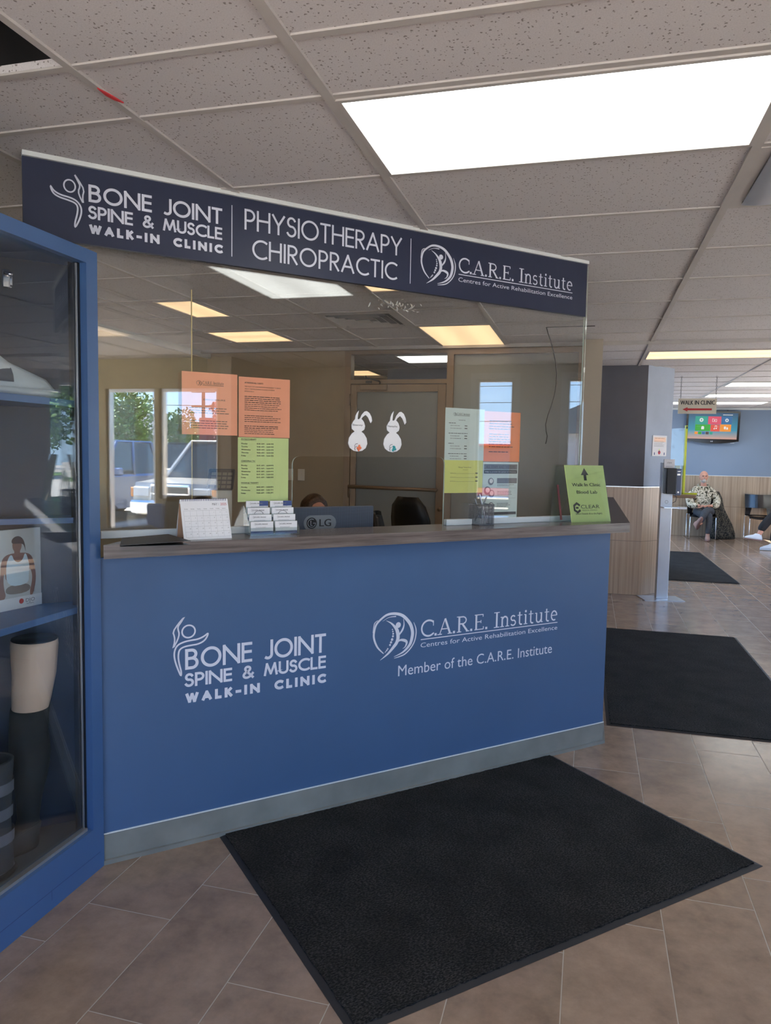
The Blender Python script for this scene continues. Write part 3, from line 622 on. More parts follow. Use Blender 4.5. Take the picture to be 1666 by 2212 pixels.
# ---- office back wall, aluminium storefront with door, transom and side light
OY = 6.97
struct(MB().box(-3.83, -2.335, OY, OY + .12, 0, CH).build('wall_office_back', 'brownwall'))
b = MB()
for x0, x1 in ((-2.335, -2.272), (-1.325, -1.262), (-.13, -.086)): b.box(x0, x1, OY - .02, OY + .09, 0, CH)
b.box(-2.272, -1.325, OY - .02, OY + .09, 2.455, CH); b.box(-1.262, -.13, OY - .02, OY + .09, 2.44, CH)
b.box(-2.272, -1.325, OY - .02, OY + .09, 2.172, 2.212); b.box(-1.262, -.13, OY - .02, OY + .09, 0, .12)
struct(b.build('trim_6', 'bronze'))
struct(MB().box(-2.272, -1.325, OY + .03, OY + .036, 2.212, 2.455).build('window_20', 'window_glass'))
struct(MB().box(-1.262, -.13, OY + .03, OY + .038, .12, 2.44).build('window_21', 'frost_light'))
dr = thing('door_1', 'aluminium framed frosted glass office door with push bar', 'door', (-2.268, OY, 0)); dr['kind'] = 'structure'
W_ = .938; b = MB()
b.box(.0, .058, -.015, .03, .01, 2.165, c=.002); b.box(W_ - .078, W_, -.015, .03, .01, 2.165, c=.002)
b.box(.058, W_ - .078, -.015, .03, 2.095, 2.165); b.box(.058, W_ - .078, -.015, .03, .01, .25); b.build('door_frame', 'bronze', dr)
MB().box(.058, W_ - .078, .004, .012, .25, 2.095).build('pane', 'frost', dr)
b = MB(); b.tube([(.0, -.07, 1.175), (.88, -.07, 1.165)], .017, 10); b.tube([(.03, -.015, 1.175), (.03, -.075, 1.175)], .012, 8); b.tube([(.87, -.015, 1.165), (.87, -.075, 1.165)], .012, 8); b.build('push_bar', 'bronze', dr)
for z in (2.02, 1.12, .3):
    b = MB(); b.tube([(-.006, -.022, z - .055), (-.006, -.022, z + .055)], .009, 8); b.box(-.02, .014, -.02, -.015, z - .05, z + .05); b.build('hinge', 'bronze', dr)
b = MB(); b.box(.10, .37, -.06, -.015, 2.108, 2.165, c=.006); b.build('door_closer', 'bronze', dr)
b = MB(); b.tube([(.30, -.05, 2.165), (.30, -.05, 2.19)], .008, 6); b.tube([(.30, -.055, 2.19), (.17, -.09, 2.225), (.15, -.02, 2.245)], .007, 6); b.box(.15, .21, -.03, -.018, 2.178, 2.20); b.build('closer_arm', 'darkgrey', dr)
b = MB(); b.tube([(W_ - .035, -.03, .98), (W_ - .035, -.015, .98)], .02, 12); b.build('lock_cylinder', 'bronze', dr)
# room beyond the office door
struct(MB().box(-2.30, -.62, 8.55, 8.65, 0, CH).build('wall_inner', 'darkblue'))
struct(MB().box(-2.34, -2.30, 8.55, 11.0, 0, CH).build('wall_inner_side', 'darkblue'))
struct(MB().box(-3.83, -2.3, 11.0, 11.1, 0, CH).build('wall_inner_end', 'darkblue'))
# post where the side counter meets the storefront
b = MB().box(-.086, .072, 6.62, 6.98, 0, CH - .001); struct(b.build('trim_7', 'beige'))
struct(MB().box(-.13, .0, 6.98, 8.51, 0, CH).build('wall_side', 'darkblue'))
# crown strip along the left office wall
struct(MB().box(-3.83, -3.79, -3.0, 6.97, CH - .06, CH - .008).build('trim_8', 'white_trim'))

# ================================================================== CEILING FITTINGS
def lamp(name, label, x0, x1, y0, y1, warm=False, grp=None):
    cx, cy = (x0 + x1) / 2, (y0 + y1) / 2; hx, hy = (x1 - x0) / 2, (y1 - y0) / 2
    long_y = hy > hx
    if long_y: hx, hy = hy, hx
    t = thing(name, label, 'ceiling light', (cx, cy, CH), PI / 2 if long_y else 0, grp)
    i = .028; j = .013; b = MB()
    b.box(-hx + j, hx - j, -hy + j, -hy + i, -.011, .0); b.box(-hx + j, hx - j, hy - i, hy - j, -.011, .0)
    b.box(-hx + j, -hx + i, -hy + i, hy - i, -.011, .0); b.box(hx - i, hx - j, -hy + i, hy - i, -.011, .0); b.build('frame', 'tbar', t)
    MB().box(-hx + i, hx - i, -hy + i, hy - i, -.006, -.001).build('diffuser', 'lamp_warm' if warm else 'lamp_cool', t)
    return t
lamp('ceiling_light', 'large bright rectangular ceiling light above the reception counter, nearest the viewer', -.746, .473, 2.048, 2.658)
lamp('ceiling_light', 'ceiling light seen mirrored in the left reception glass, behind the viewer', .473, 1.692, -.36, .25, True)
lamp('ceiling_light', 'unseen ceiling light added behind the viewer to light the lobby', -.746, .473, -.97, -.36)  # extra fixture out of view, added for its light
lamp('ceiling_light', 'warm ceiling light near the outer windows beside the lobby', 1.692, 2.911, 4.487, 5.096)
lamp('ceiling_light', 'warm rectangular office ceiling light in front of the office door transom', -1.356, -.746, 5.706, 6.925, True)
lamp('ceiling_light', 'warm office ceiling light mostly hidden behind the navy sign board', -1.356, -.746, 3.267, 4.487, True)
lamp('ceiling_light', 'warm square ceiling light at the far left of the office, over the taupe wall', -3.185, -2.575, 5.706, 6.316, True)
lamp('ceiling_light', 'warm square office ceiling light nearer the sign board, cut by the glass edge', -2.90, -2.575, 4.487, 5.096, True)
lamp('ceiling_light', 'warm yellow ceiling light in the corridor above the slate blue wall block', .473, 1.692, 7.38, 7.99, True)
lamp('ceiling_light', 'white ceiling strip light, nearest of the cool lights over the waiting area', 1.692, 2.911, 10.43, 11.04)
lamp('ceiling_light', 'white ceiling strip light, middle one over the waiting area', 1.692, 2.911, 12.26, 12.87)
lamp('ceiling_light', 'white ceiling light behind the hanging clinic sign near the back wall', .473, 1.692, 13.9, 14.51)
lamp('ceiling_light', 'farthest white ceiling light right of the hanging clinic sign', 1.692, 2.911, 13.9, 14.51)
lamp('ceiling_light', 'white ceiling light seen through the transom above the office door', -1.965, -.746, 7.38, 7.99)
lamp('ceiling_light', 'warm ceiling light seen low at the left of the door transom', -3.794, -2.575, 8.60, 9.21, True)
# square vent in the office ceiling: nested louvred squares
t = thing('ceiling_vent', 'square louvred air vent in the office ceiling left of the warm light', 'ceiling vent', (-1.66, 5.401, CH))
b = MB()
def sq(b, h0, h1, z0, z1):
    P = lambda h, z: [(-h, -h, z), (h, -h, z), (h, h, z), (-h, h, z)]
    b.add(P(h0, z0) + P(h1, z1), [(i, (i + 1) % 4, (i + 1) % 4 + 4, i + 4) for i in range(4)])
sq(b, .29, .25, -.008, -.012); b.build('frame', 'tbar', t)
for h in (.235, .175, .115):
    b = MB(); sq(b, h, h - .035, -.022, -.003); sq(b, h, h - .002, -.022, -.02); b.build('louvre', 'tbar', t)
MB().box(-.25, .25, -.25, .25, -.002, -.001).build('backing', 'ink', t); MB().box(-.05, .05, -.05, .05, -.02, -.016).build('centre_plate', 'tbar', t)
# curved-blade metal air diffuser at the top right of the photo
t = thing('air_diffuser', 'curved silver metal air diffuser in the ceiling beside the large bright light', 'ceiling vent', (.778, 2.963, CH), PI / 2)
b = MB(); b.box(-.29, -.25, -.29, .29, -.008, -.002); b.box(.25, .29, -.29, .29, -.008, -.002); b.box(-.25, .25, .25, .29, -.008, -.002); b.box(-.25, .25, -.29, -.265, -.008, -.002); b.build('frame', 'tbar', t)
for i, (y, w_) in enumerate(((.07, .18), (-.10, .16), (-.265, .155))):
    b = MB(); L = [(x_, y_, z_) for x_ in (-.25, .25) for y_, z_ in [(y + w_ * s, -.006 - .016 * math.sin(PI * s * .8)) for s in [q / 10 for q in range(11)]]]
    b.add(L, [(q, q + 1, q + 12, q + 11) for q in range(10)], smooth=True); b.build('blade', 'steel', t)
MB().box(-.22, .22, -.2, .2, -.0015, -.001).build('backing', 'ink', t)
# red and silver scrap caught at the edge of a tile
t = tag(MB().prism([(-.04, 0), (.0, .010), (.03, .008), (.055, -.003), (.0, -.004)], -.002, .002, 'xy').build('foil_scrap', 'ink_red', None, (-1.341, 1.88, CH - .01), rad(80)), 'small red scrap caught at the edge of a ceiling tile', 'scrap')
# network cable hanging behind the reception glass
P = [(-.36, 5.9, 2.49), (-.35, 5.9, 2.40), (-.30, 5.9, 2.25), (-.27, 5.9, 2.1), (-.28, 5.9, 1.95), (-.31, 5.9, 1.83), (-.33, 5.9, 1.74), (-.32, 5.9, 1.66), (-.33, 5.9, 1.6)]
P = [(-.36, 5.9, 2.49), (-.345, 5.9, 2.44), (-.32, 5.9, 2.37), (-.30, 5.9, 2.3), (-.28, 5.9, 2.22), (-.27, 5.9, 2.14), (-.27, 5.9, 2.06), (-.28, 5.9, 1.98), (-.30, 5.9, 1.90), (-.325, 5.9, 1.82), (-.34, 5.9, 1.75), (-.335, 5.9, 1.70), (-.325, 5.9, 1.66), (-.33, 5.9, 1.62), (-.335, 5.9, 1.6)]
tag(MB().tube(P, .004, 6).tube([(-.36, 5.9, 2.488), (-.20, 5.9, 2.49), (.0, 5.9, 2.489)], .003, 6).build('hanging_cable', 'ink'), 'thin black cable hanging from the office ceiling near the side light', 'cable')

# ================================================================== RECEPTION COUNTER (frame turned 45 degrees)
def ctr(name, label, cat, u, v, z, dr=0, group=None): return thing(name, label, cat, cf(u, v, z), R45 + dr, group)
# world footprints, L-shaped: long front leg on the diagonal, side leg running back along Y
def cfp(u, v): x, y, _ = cf(u, v); return (x, y)
rc = thing('reception_counter', 'blue L-shaped reception counter with grey kick base and dark wood top', 'reception counter', cf(1.67, 2.74, 0), R45)
ru, rv = 1.67, 2.74
inv = lambda x, y: ((x + y) / S2 - ru, (y - x) / S2 - rv)       # world xy to counter-local
body = [(.408 - ru, 0), (2.906 - ru, 0), inv(.117, 6.6), inv(-.05, 6.6), inv(-.05, 4.2), (2.66 - ru, .16), (.56 - ru, .13)]
bb = MB().prism(body, .112, 1.118, 'xy'); bb.build('body', 'blue', rc)
kb = [(.410 - ru, -.003), (2.909 - ru, -.003), inv(.121, 6.6), inv(-.04, 6.6), inv(-.04, 4.2), (2.6 - ru, .16), (.56 - ru, .13)]
b = MB().prism(kb, .0, .112, 'xy'); b.prism([(.412 - ru, -.014), (2.914 - ru, -.014), inv(.128, 6.6), inv(-.04, 6.6), inv(-.04, 4.2), (2.6 - ru, .16), (.56 - ru, .1)], 0, .016, 'xy'); b.build('kick_base', 'vinyl_base', rc)
MB().prism([(.411 - ru, -.0045), (2.9105 - ru, -.0045), (2.9105 - ru, .0), (.437 - ru, .0)], .110, .114, 'xy').build('base_edge', 'white_trim', rc)
top = [(.395 - ru, -.04), (3.0 - ru, -.04), (2.99 - ru, .30), (.66 - ru, .235), (.5 - ru, .08)]
b = MB().prism([(.420 - ru, -.04), (3.002 - ru, -.04), (2.93 - ru, .045), inv(-.06, 4.12), (2.78 - ru, .25), (.60 - ru, .20)], 1.118, 1.167, 'xy'); b.build('countertop', 'slab', rc)
st = [(3.002 - ru, -.04), inv(.206, 6.61), inv(-.16, 6.61), inv(-.16, 4.2), (2.80 - ru, .25), (2.93 - ru, .045)]
b = MB().prism(st, 1.1182, 1.1668, 'xy'); b.build('side_countertop', 'slab', rc)
# lettering on the front
b = MB(); y = -.0008; U = lambda x: x - ru
sans(b, 'BONE JOINT', U(.711), U(1.292), .678, .757, .0115, y, gap=.22, space=.8)
sans(b, 'SPINE & MUSCLE', U(.709), U(1.293), .611, .664, .0095, y, gap=.22, space=.85)
sans(b, 'WALK-IN CLINIC', U(.712), U(1.294), .549, .588, .0115, y, gap=.62, space=1.9)
ribbon(b, [(U(p[0]), p[1]) for p in smooth_closed(CW, 2)], y, 0, True, .0055)
ribbon(b, [(U(p[0]), p[1]) for p in smooth_closed(CB, 3)], y, 0, True, .0062)
ribbon(b, [(U(.7245 + .0245 * math.cos(2 * PI * i / 26)), .8235 + .0235 * math.sin(2 * PI * i / 26)) for i in range(26)], y, 0, True, .006)
b.build('clinic_lettering', 'letter', rc)
b = MB(); round_logo(b, U(1.622), .712, 1.0, y); care_words(b, U(1.757), U(2.563), .632, .768, y)
text(b, 'Member of the C.A.R.E. Institute', U(1.643), .528, .047, 2.533 - 1.643, y)
b.build('institute_lettering', 'letter', rc)

# navy sign board above the glass
sg = thing('header_sign', 'long navy overhead sign board with silver clinic lettering and white top strip', 'sign', cf(1.5, 2.87, 2.22), R45)
o = 1.5; b = MB().box(.20 - o, 2.80 - o, 0, .02, 0, .262); b.build('board', 'navy', sg)
MB().box(.20 - o, 2.80 - o, -.012, .022, .262, .278).build('top_strip', 'white_trim', sg)
b = MB(); y = -.0008; q = 2.22
X = lambda x: x - o
sans(b, 'BONE JOINT', X(.410), X(.892), 2.367 - q, 2.427 - q, .0094, y, gap=.22, space=.8)
sans(b, 'SPINE & MUSCLE', X(.408), X(.892), 2.309 - q, 2.355 - q, .008, y, gap=.22, space=.85)
sans(b, 'WALK-IN CLINIC', X(.411), X(.894), 2.258 - q, 2.291 - q, .0098, y, gap=.62, space=1.9)
ribbon(b, [(X(p[0]), p[1] - q) for p in smooth_closed(HW, 2)], y, 0, True, .005)
ribbon(b, [(X(p[0]), p[1] - q) for p in smooth_closed(HB, 3)], y, 0, True, .0055)
ribbon(b, [(X(.3485 + .0185 * math.cos(2 * PI * i / 26)), 2.4095 - q + .0205 * math.sin(2 * PI * i / 26)) for i in range(26)], y, 0, True, .005)
b.build('clinic_lettering', 'letter', sg)
b = MB(); sans(b, 'PHYSIOTHERAPY', X(.981), X(1.697), 2.364 - q, 2.443 - q, .0084, y, gap=.19)
sans(b, 'CHIROPRACTIC', X(1.013), X(1.674), 2.257 - q, 2.333 - q, .0084, y, gap=.22)
for x in (.9305, 1.743): b.box(X(x) - .0016, X(x) + .0016, y, y + .0005, 2.253 - q, 2.447 - q)
b.build('service_lettering', 'letter', sg)
b = MB(); round_logo(b, X(1.889), 2.352 - q, .86, y); care_words(b, X(2.002), X(2.704), 2.286 - q, 2.407 - q, y)
b.build('institute_lettering', 'letter', sg)

# ---- reception glass: front screen with pass-through, overlapping left sheet, side screen
def rounded(pts, r, idx, n=5):
    out = []
    for i, p in enumerate(pts):
        if i not in idx: out.append(p); continue
        a = Vector(pts[i - 1]) - Vector(p); c = Vector(pts[(i + 1) % len(pts)]) - Vector(p); a.normalize(); c.normalize(); P = Vector(p)
        for k_ in range(n + 1):
            t_ = k_ / n; out.append(tuple((P + a * r) * (1 - t_) ** 2 + P * 2 * t_ * (1 - t_) + (P + c * r) * t_ ** 2))
    return out
g0, g1, gz0, gz1 = .30, 2.825, 1.167, 2.497
rg = thing('reception_glass', 'clear glass screen with rounded pass-through opening standing on the reception counter', 'glass screen', cf(1.5, 2.90, 1.167), R45)
gp = [(g0 - o, 0), (g0 - o, gz1 - gz0), (g1 - o, gz1 - gz0), (g1 - o, 0), (1.972 - o, 0), (1.972 - o, .322), (1.205 - o, .316), (1.205 - o, 0)]
gp = rounded(gp, .035, (5, 6))
b = MB(); n_ = len(gp)
b.add([(p[0], 0, p[1]) for p in gp] + [(p[0], .008, p[1]) for p in gp], [list(range(n_)), list(range(2 * n_ - 1, n_ - 1, -1))]); b.build('glass_pane', 'glass', rg)
b = MB(); P = gp; 
b.add([(p[0], 0, p[1]) for p in P] + [(p[0], .008, p[1]) for p in P], [(i, i + n_, (i + 1) % n_ + n_, (i + 1) % n_) for i in range(n_)]); b.build('glass_edge', 'glass_edge', rg)
for x0, x1 in ((.44, 1.195), (1.985, 2.82)):
    b = MB(); b.box(x0 - o, x1 - o, -.010, -.001, .0, .028, c=.002); b.box(x0 - o, x1 - o, .009, .018, .0, .028, c=.002); b.build('bottom_channel', 'white_trim', rg)
lg = thing('overlap_glass', 'second clear glass sheet behind the left end of the reception glass', 'glass screen', cf(.6, 2.935, 1.167), R45)
b = MB(); b.box(-.3, .190, 0, .007, .0, 1.325); b.build('glass_pane', 'glass', lg)
MB().box(.190, .193, 0, .007, 0, .955).build('glass_edge', MT.setdefault('edge_warm', mat('amber_glass_edge', lin((222, 200, 130)), .25)), lg)
x0, y0 = cfp(2.835, 2.90)
sd_ = thing('side_glass', 'clear side glass screen running back above the side counter', 'glass screen', (x0, y0, 1.167), 0)
MB().box(-.004, .004, .03, 6.6 - y0, .0, 1.325).build('glass_pane', 'glass', sd_)
MB().box(-.001, .001, .026, .030, .0, 1.325).build('corner_joint', 'glass_edge', sd_)

# crinkled clear tape left on the glass under the sign board
rnd = random.Random(8); b = MB()
for i in range(46):
    x_ = rnd.gauss(0, .055); z_ = rnd.gauss(0, .012); a_ = rnd.uniform(0, PI); l_ = rnd.uniform(.004, .014); w_ = rnd.uniform(.001, .003)
    c_, s_ = math.cos(a_), math.sin(a_)
    b.add([(x_ - c_ * l_, -.001, z_ - s_ * l_), (x_ + s_ * w_, -.004 - rnd.uniform(0, .004), z_ - c_ * w_), (x_ + c_ * l_, -.001, z_ + s_ * l_), (x_ - s_ * w_, -.0015, z_ + c_ * w_)], [(0, 1, 2, 3)])
tag(b.build('tape_residue', MT.setdefault('tape', mat('crinkled_clear_tape', (.75, .74, .70), .15, 0, 1.0, alpha=.45)), None, cf(1.70, 2.8995, 2.155), R45), 'crinkled clear tape residue on the reception glass just below the sign board', 'tape')
# ================================================================== PAPERS ON THE GLASS (taped behind it, facing the lobby)
PV = 2.912
def sheet(name, label, u0, u1, z0, z1, m, fn, dv=0.0, cat='notice', skew=0):
    w_, h = u1 - u0, z1 - z0
    t = thing(name, label, cat, cf(u0, PV + dv, z0), R45)
    t.rotation_euler = (0, skew, R45)
    b = MB(); n = 8                       # slightly bowed sheet with real thickness
    for s_, yy in ((1, 0), (-1, .0004)):
        V = [(w_ * i / n, yy + .0006 * math.sin(PI * i / n), zz) for zz in (0, h) for i in range(n + 1)]
        F = [((i, i + 1, i + n + 2, i + n + 1) if s_ > 0 else (i, i + n + 1, i + n + 2, i + 1)) for i in range(n)]
        b.add(V, F, 0)
    b.build('sheet', m, t)
    b = MB(); fn(b, w_, h, -.0006); b.build('printing', ['ink', 'ink_grey', 'ink_navy', 'ink_red', 'white'], t)
    return t
def mini_logo(b, x, z, k, y, mi=0, wd=.06, h=.02):
    round_logo(b, x, z, k, y, mi); serif(b, 'C.A.R.E. Institute', x + .13 * k, x + .13 * k + wd, z - h * .12, z + h * .38, .0013, y, mi)
    b.box(x + .13 * k, x + .13 * k + wd, y, y + .0001, z - h * .3, z - h * .24, mi)
def f1(b, w_, h, y):
    mini_logo(b, .068, h - .043, .10, y, wd=.085, h=.024)
    text(b, 'DISCLOSURE', .085, h - .108, .0055, .088, y)
    bars(b, .03, .19, h - .14, .0042, y, 0, 3, .0095, ww=(.85, 1)); bars(b, .03, .19, h - .190, .0042, y, 0, 4, .0092, ww=(.85, 1))
sheet('disclosure_notice', 'orange disclosure notice taped to the glass, left one of the two with a round logo', .746, .968, 1.562, 1.805, 'paper_o', f1)
def f2(b, w_, h, y):
    text(b, 'ATTENTION ALL CLIENTS', .024, h - .026, .0058, .078, y, bold=.0004)
    for i, s in enumerate(['THE POLICY OF CARE INSTITUTE HAS DECIDED TO BRING', 'ABOUT THE FOLLOWING CHANGES EFFECTIVE', 'IMMEDIATELY!']): text(b, s, .024, h - .040 - .0098 * i, .0042, (.155, .128, .04)[i], y)
    bars(b, .024, .185, h - .079, .0046, y, 0, 4, .0078, ww=(.95, 1)); bars(b, .024, .185, h - .110, .0036, y, 0, 4, .0078, ww=(.85, 1))
    bars(b, .024, .185, h - .156, .0038, y, 0, 4, .0078, ww=(.75, 1)); bars(b, .024, .185, h - .198, .0046, y, 0, 2, .0076, ww=(.85, 1)); bars(b, .024, .185, h - .213, .0036, y, 0, 3, .0076, ww=(.6, 1))
sheet('policy_notice', 'orange notice headed ATTENTION ALL CLIENTS, directly above the green schedule', .974, 1.194, 1.558, 1.799, 'paper_o', f2, -.0007)
def f3(b, w_, h, y):
    z = h - .004
    for head, rows in (('PHYSIOTHERAPY', [('Monday', '8:00 AM – 6:00 PM'), ('Tuesday', '9:00 AM – 5:00 PM'), ('Wednesday', '8:00 AM – 6:00 PM'), ('Thursday', '9:00 AM – 5:00 PM'), ('Friday', '9:00 AM – 5:00 PM')]),
                       ('CHIROPRACTIC', [('Monday', '8:45 AM – 6:00 PM'), ('Tuesday', '8:45 AM – 5:00 PM'), ('Wednesday', '8:45 AM – 6:00 PM'), ('Thursday', '8:45 AM – 5:00 PM'), ('Friday', '8:45 AM – 5:00 PM')]),
                       ('MASSAGE THERAPY', [('Monday', '8:00 AM – 5:00 PM'), ('Wednesday', '8:00 AM – 5:00 PM'), ('Friday', '9:00 AM – 5:00 PM')])):
        wd = text(b, head, .014, z - .006, .0058, None, y, bold=.0003); b.box(.014, .014 + wd, y, y + .0001, z - .0085, z - .0078); z -= .0175
        for a_, c_ in rows: text(b, a_, .014, z - .006, .0056, None, y, bold=.0003); text(b, c_, .08, z - .006, .0056, .072, y, bold=.0003); z -= .0122
        z -= .010
sheet('hours_schedule', 'green sheet of physiotherapy, chiropractic and massage hours below the orange notice', .971, 1.190, 1.294, 1.556, 'paper_g', f3)
def f4(b, w_, h, y):
    mini_logo(b, .055, h - .030, .085, y, wd=.075, h=.02); text(b, 'TREATMENT FEES', .075, h - .058, .004, .04, y)
    z = h - .072
    for k_ in range(4):
        bars(b, .02, .02 + (.04, .11, .035, .11)[k_], z, .0042, y, 0, 1, .01, ww=(1, 1)); bars(b, .03, .085, z - .012, .0034, y, 1, 1, .01, ww=(1, 1)); bars(b, .03, .095, z - .024, .0034, y, 1, 1, .01, ww=(1, 1))
        for q_ in (.012, .024): b.box(.112, .128, y, y + .0001, z - q_, z - q_ + .0034, 0)
        z -= .048
sheet('price_list', 'pale treatment price list with round logo taped beside the door side light', 1.977, 2.206, 1.474, 1.722, 'paper_lg', f4)
def f5(b, w_, h, y):
    text(b, 'Massage Therapy Rates', .082, h - .036, .0055, .075, y); text(b, '(Hst Included)', .108, h - .047, .0032, .03, y)
    for i, s in enumerate(['30 Minutes', '45 Minutes', '60 Minutes']):
        zz = h - .064 - .019 * i; text(b, s, .036, zz, .0042, .032, y); b.box(.07, .18, y, y + .0001, zz, zz + .0008); b.box(.183, .197, y, y + .0001, zz, zz + .005)
sheet('massage_rates', 'yellow-green massage rates sheet directly under the pale price list', 1.976, 2.203, 1.320, 1.476, 'paper_y', f5, -.0009)
def f6(b, w_, h, y):
    bars(b, .03, .19, h - .048, .006, y, 0, 4, .0128, ww=(.8, 1)); bars(b, .03, .185, h - .112, .006, y, 0, 6, .0122, ww=(.8, 1)); bars(b, .03, .15, h - .198, .006, y, 0, 1, .01, ww=(1, 1))
sheet('appointment_notice', 'bright orange all-caps notice right of the pale price list', 2.207, 2.430, 1.472, 1.716, 'paper_o2', f6, .001)
def f7(b, w_, h, y):
    b.box(.006, w_ - .006, y, y + .0001, h - .036, h - .010, 1); text(b, 'ALL STAFF AND VISITORS', .018, h - .029, .0115, w_ - .036, y - .0003, 0)
    b.box(.006, w_ - .006, y, y + .0001, h - .056, h - .038, 0); text(b, 'Help us prevent the spread of infections', .014, h - .050, .0058, w_ - .028, y - .0003, 4)
    b.box(.088, w_ - .006, y, y + .0001, h - .104, h - .078, 1); bars(b, .09, w_ - .02, h - .112, .003, y, 0, 2, .006)
    for x_, z_, r_ in ((.05, h - .095, .018), (.03, h - .140, .021), (.055, h - .155, .019), (.055, h - .215, .018)):
        disc(b, x_, z_, r_, y, 1, 18); disc(b, x_ + .002, z_ + .003, r_ * .62, y - .0003, 4, 14)
    for z_ in (h - .145, h - .205): bars(b, .09, w_ - .03, z_, .0034, y, 0, 3, .008)
    for z_ in (h - .128, h - .178): b.box(.085, w_ - .012, y, y + .0001, z_, z_ + .0008, 1)
    b.box(.006, w_ - .006, y, y + .0001, .014, .028, 0)
sheet('hygiene_poster', 'grey and white infection prevention poster under the bright orange notice', 2.205, 2.424, 1.195, 1.469, 'paper_lg', f7)
# tape tabs belong to the green schedule's bottom
# ---- paper bunnies
def bunny(label, u, z, name_txt, tail_m, first):
    t = thing('paper_bunny', label, 'paper bunny', cf(u, 2.899, z), R45, 'paper bunnies on the glass')
    def outline():
        body = [(0, 0), (.022, .004), (.040, .016), (.048, .036), (.044, .060), (.030, .080), (.018, .088), (.032, .097), (.036, .113), (.030, .130), (.022, .140)]
        ear_r = [(.017, .143), (.022, .152), (.036, .163), (.047, .153), (.056, .135), (.061, .124), (.070, .136), (.066, .156), (.056, .175), (.042, .184), (.030, .181), (.016, .165), (.008, .147), (.004, .143)]
        ear_l = [(-.002, .143), (.000, .165), (.004, .187), (-.008, .172), (-.014, .158), (-.016, .142)]
        left = [(-.024, .133), (-.033, .116), (-.031, .098), (-.018, .088), (-.030, .080), (-.044, .060), (-.048, .036), (-.040, .016), (-.022, .004)]
        return body + ear_r + ear_l + left
    P = outline()
    if first: P = [((x * 1.0), z_ if z_ < .14 else .14 + (z_ - .14) * .9) for x, z_ in P]
    b = MB().prism([(x * 1.02, z_) for x, z_ in P], -.0012, -.0002, 'xz'); b.build('cutout', 'paper_w', t)
    b = MB(); ribbon(b, P, -.0016, 0, True, .0013); text(b, name_txt, -.027, .113, .0075, .05, -.0017, 0)
    ribbon(b, [(-.004, .024), (-.013, .020), (-.016, .012), (-.012, .006), (-.016, .026), (-.010, .034), (0, .036)], -.0016, 0, False, .0018); b.build('marker_lines', 'ink', t)
    rnd = random.Random(3 if first else 5); b = MB()
    for i in range(16):
        a = rnd.uniform(0, 2 * PI); r_ = rnd.uniform(0, .009); b.ell((.004 + r_ * math.cos(a), -.006 + rnd.uniform(-.002, .002), .016 + r_ * 1.2 * math.sin(a)), (.0045, .004, .0045), 8, 5)
    b.build('pompom_tail', tail_m, t)
MT['orange_yarn'] = mat('orange_tissue', lin((238, 130, 92)), .8); MT['teal_yarn'] = mat('teal_tissue', lin((60, 160, 164)), .8)
bunny('white paper bunny with an orange pompom tail, left one on the glass', 1.509, 1.507, 'Stacey', 'orange_yarn', True)
bunny('white paper bunny with a teal pompom tail, right one on the glass', 1.685, 1.507, 'Natasha', 'teal_yarn', False)

# ================================================================== THINGS ON THE COUNTER
ZT = 1.1672
# black folder lying at the left end
t = thing('black_folder', 'black paper folder lying at the left end of the counter by the cabinet', 'folder', cf(.57, 2.735, ZT), R45)
A = [cfp(.475, 2.86), cfp(.672, 2.955), cfp(.70, 2.60), cfp(.475, 2.62)]
loc = lambda x, y: ((x + y) / S2 - .57, (y - x) / S2 - 2.735)
q4 = [(-.108, -.105), (.125, -.140), (.108, .115), (-.060, .12)]
V = [(x_, y_, z_) for (x_, y_), z_ in zip(q4, (.004, .014, .012, .004))]
b = MB(); b.add([(x_, y_, 0.0) for x_, y_, _ in V] + [(x_, y_, .0015) for x_, y_, _ in V], [(3, 2, 1, 0), (4, 5, 6, 7), (0, 1, 5, 4), (1, 2, 6, 5), (2, 3, 7, 6), (3, 0, 4, 7)]); b.build('back_cover', 'black', t)
b = MB(); b.add([(x_, y_, z_) for x_, y_, z_ in V] + [(x_, y_, z_ + .0015) for x_, y_, z_ in V], [(3, 2, 1, 0), (4, 5, 6, 7), (0, 1, 5, 4), (1, 2, 6, 5), (2, 3, 7, 6), (3, 0, 4, 7)]); b.build('front_cover', MT.setdefault('folder', mat('black_card', (.022, .02, .02), .5)), t)
# desk calendar
t = thing('desk_calendar', 'white spiral desk calendar showing May 2025 standing on the counter', 'calendar', cf(.80, 2.80, ZT), R45 + rad(2))
W_ = .185; H_ = .148
tilt = math.atan2(.05, H_)
def slant(p, s=-1): return (p[0], p[1] + s * (.052 - p[2] * .052 / H_), p[2])
b = MB(); b.merge(MB().box(-W_ / 2, W_ / 2, -.001, .001, 0, H_), lambda p: slant(p)); b.build('page', 'paper_w', t)
b = MB(); b.merge(MB().box(-W_ / 2, W_ / 2, .0015, .0035, 0, H_), lambda p: slant(p, 1)); b.build('stand_board', 'paper_w', t)
b = MB(); b.merge(MB().box(-W_ / 2, W_ / 2, .004, .007, 0, H_ * .96), lambda p: slant(p, .55)); b.build('back_pages', MT.setdefault('kraft', mat('back_pages', lin((190, 150, 120)), .7)), t)
b = MB()
for i in range(26):
    x = -W_ / 2 + .008 + i * (W_ - .016) / 25; b.tube([(x, .004 * math.cos(a_) * 1.2, H_ + .004 * math.sin(a_) * 1.2 - .003) for a_ in [2 * PI * k_ / 8 for k_ in range(8)]], .0009, 4, closed=True)
b.build('spiral_binding', 'ink_navy', t)
b = MB(); y = -.0014; T0 = MB()
text(T0, 'MAY', .030, H_ - .024, .009, .020, y, 0); text(T0, '2025', .062, H_ - .024, .009, .024, y, 1); T0.box(.055, .0555, y, y + .0001, H_ - .024, H_ - .015)
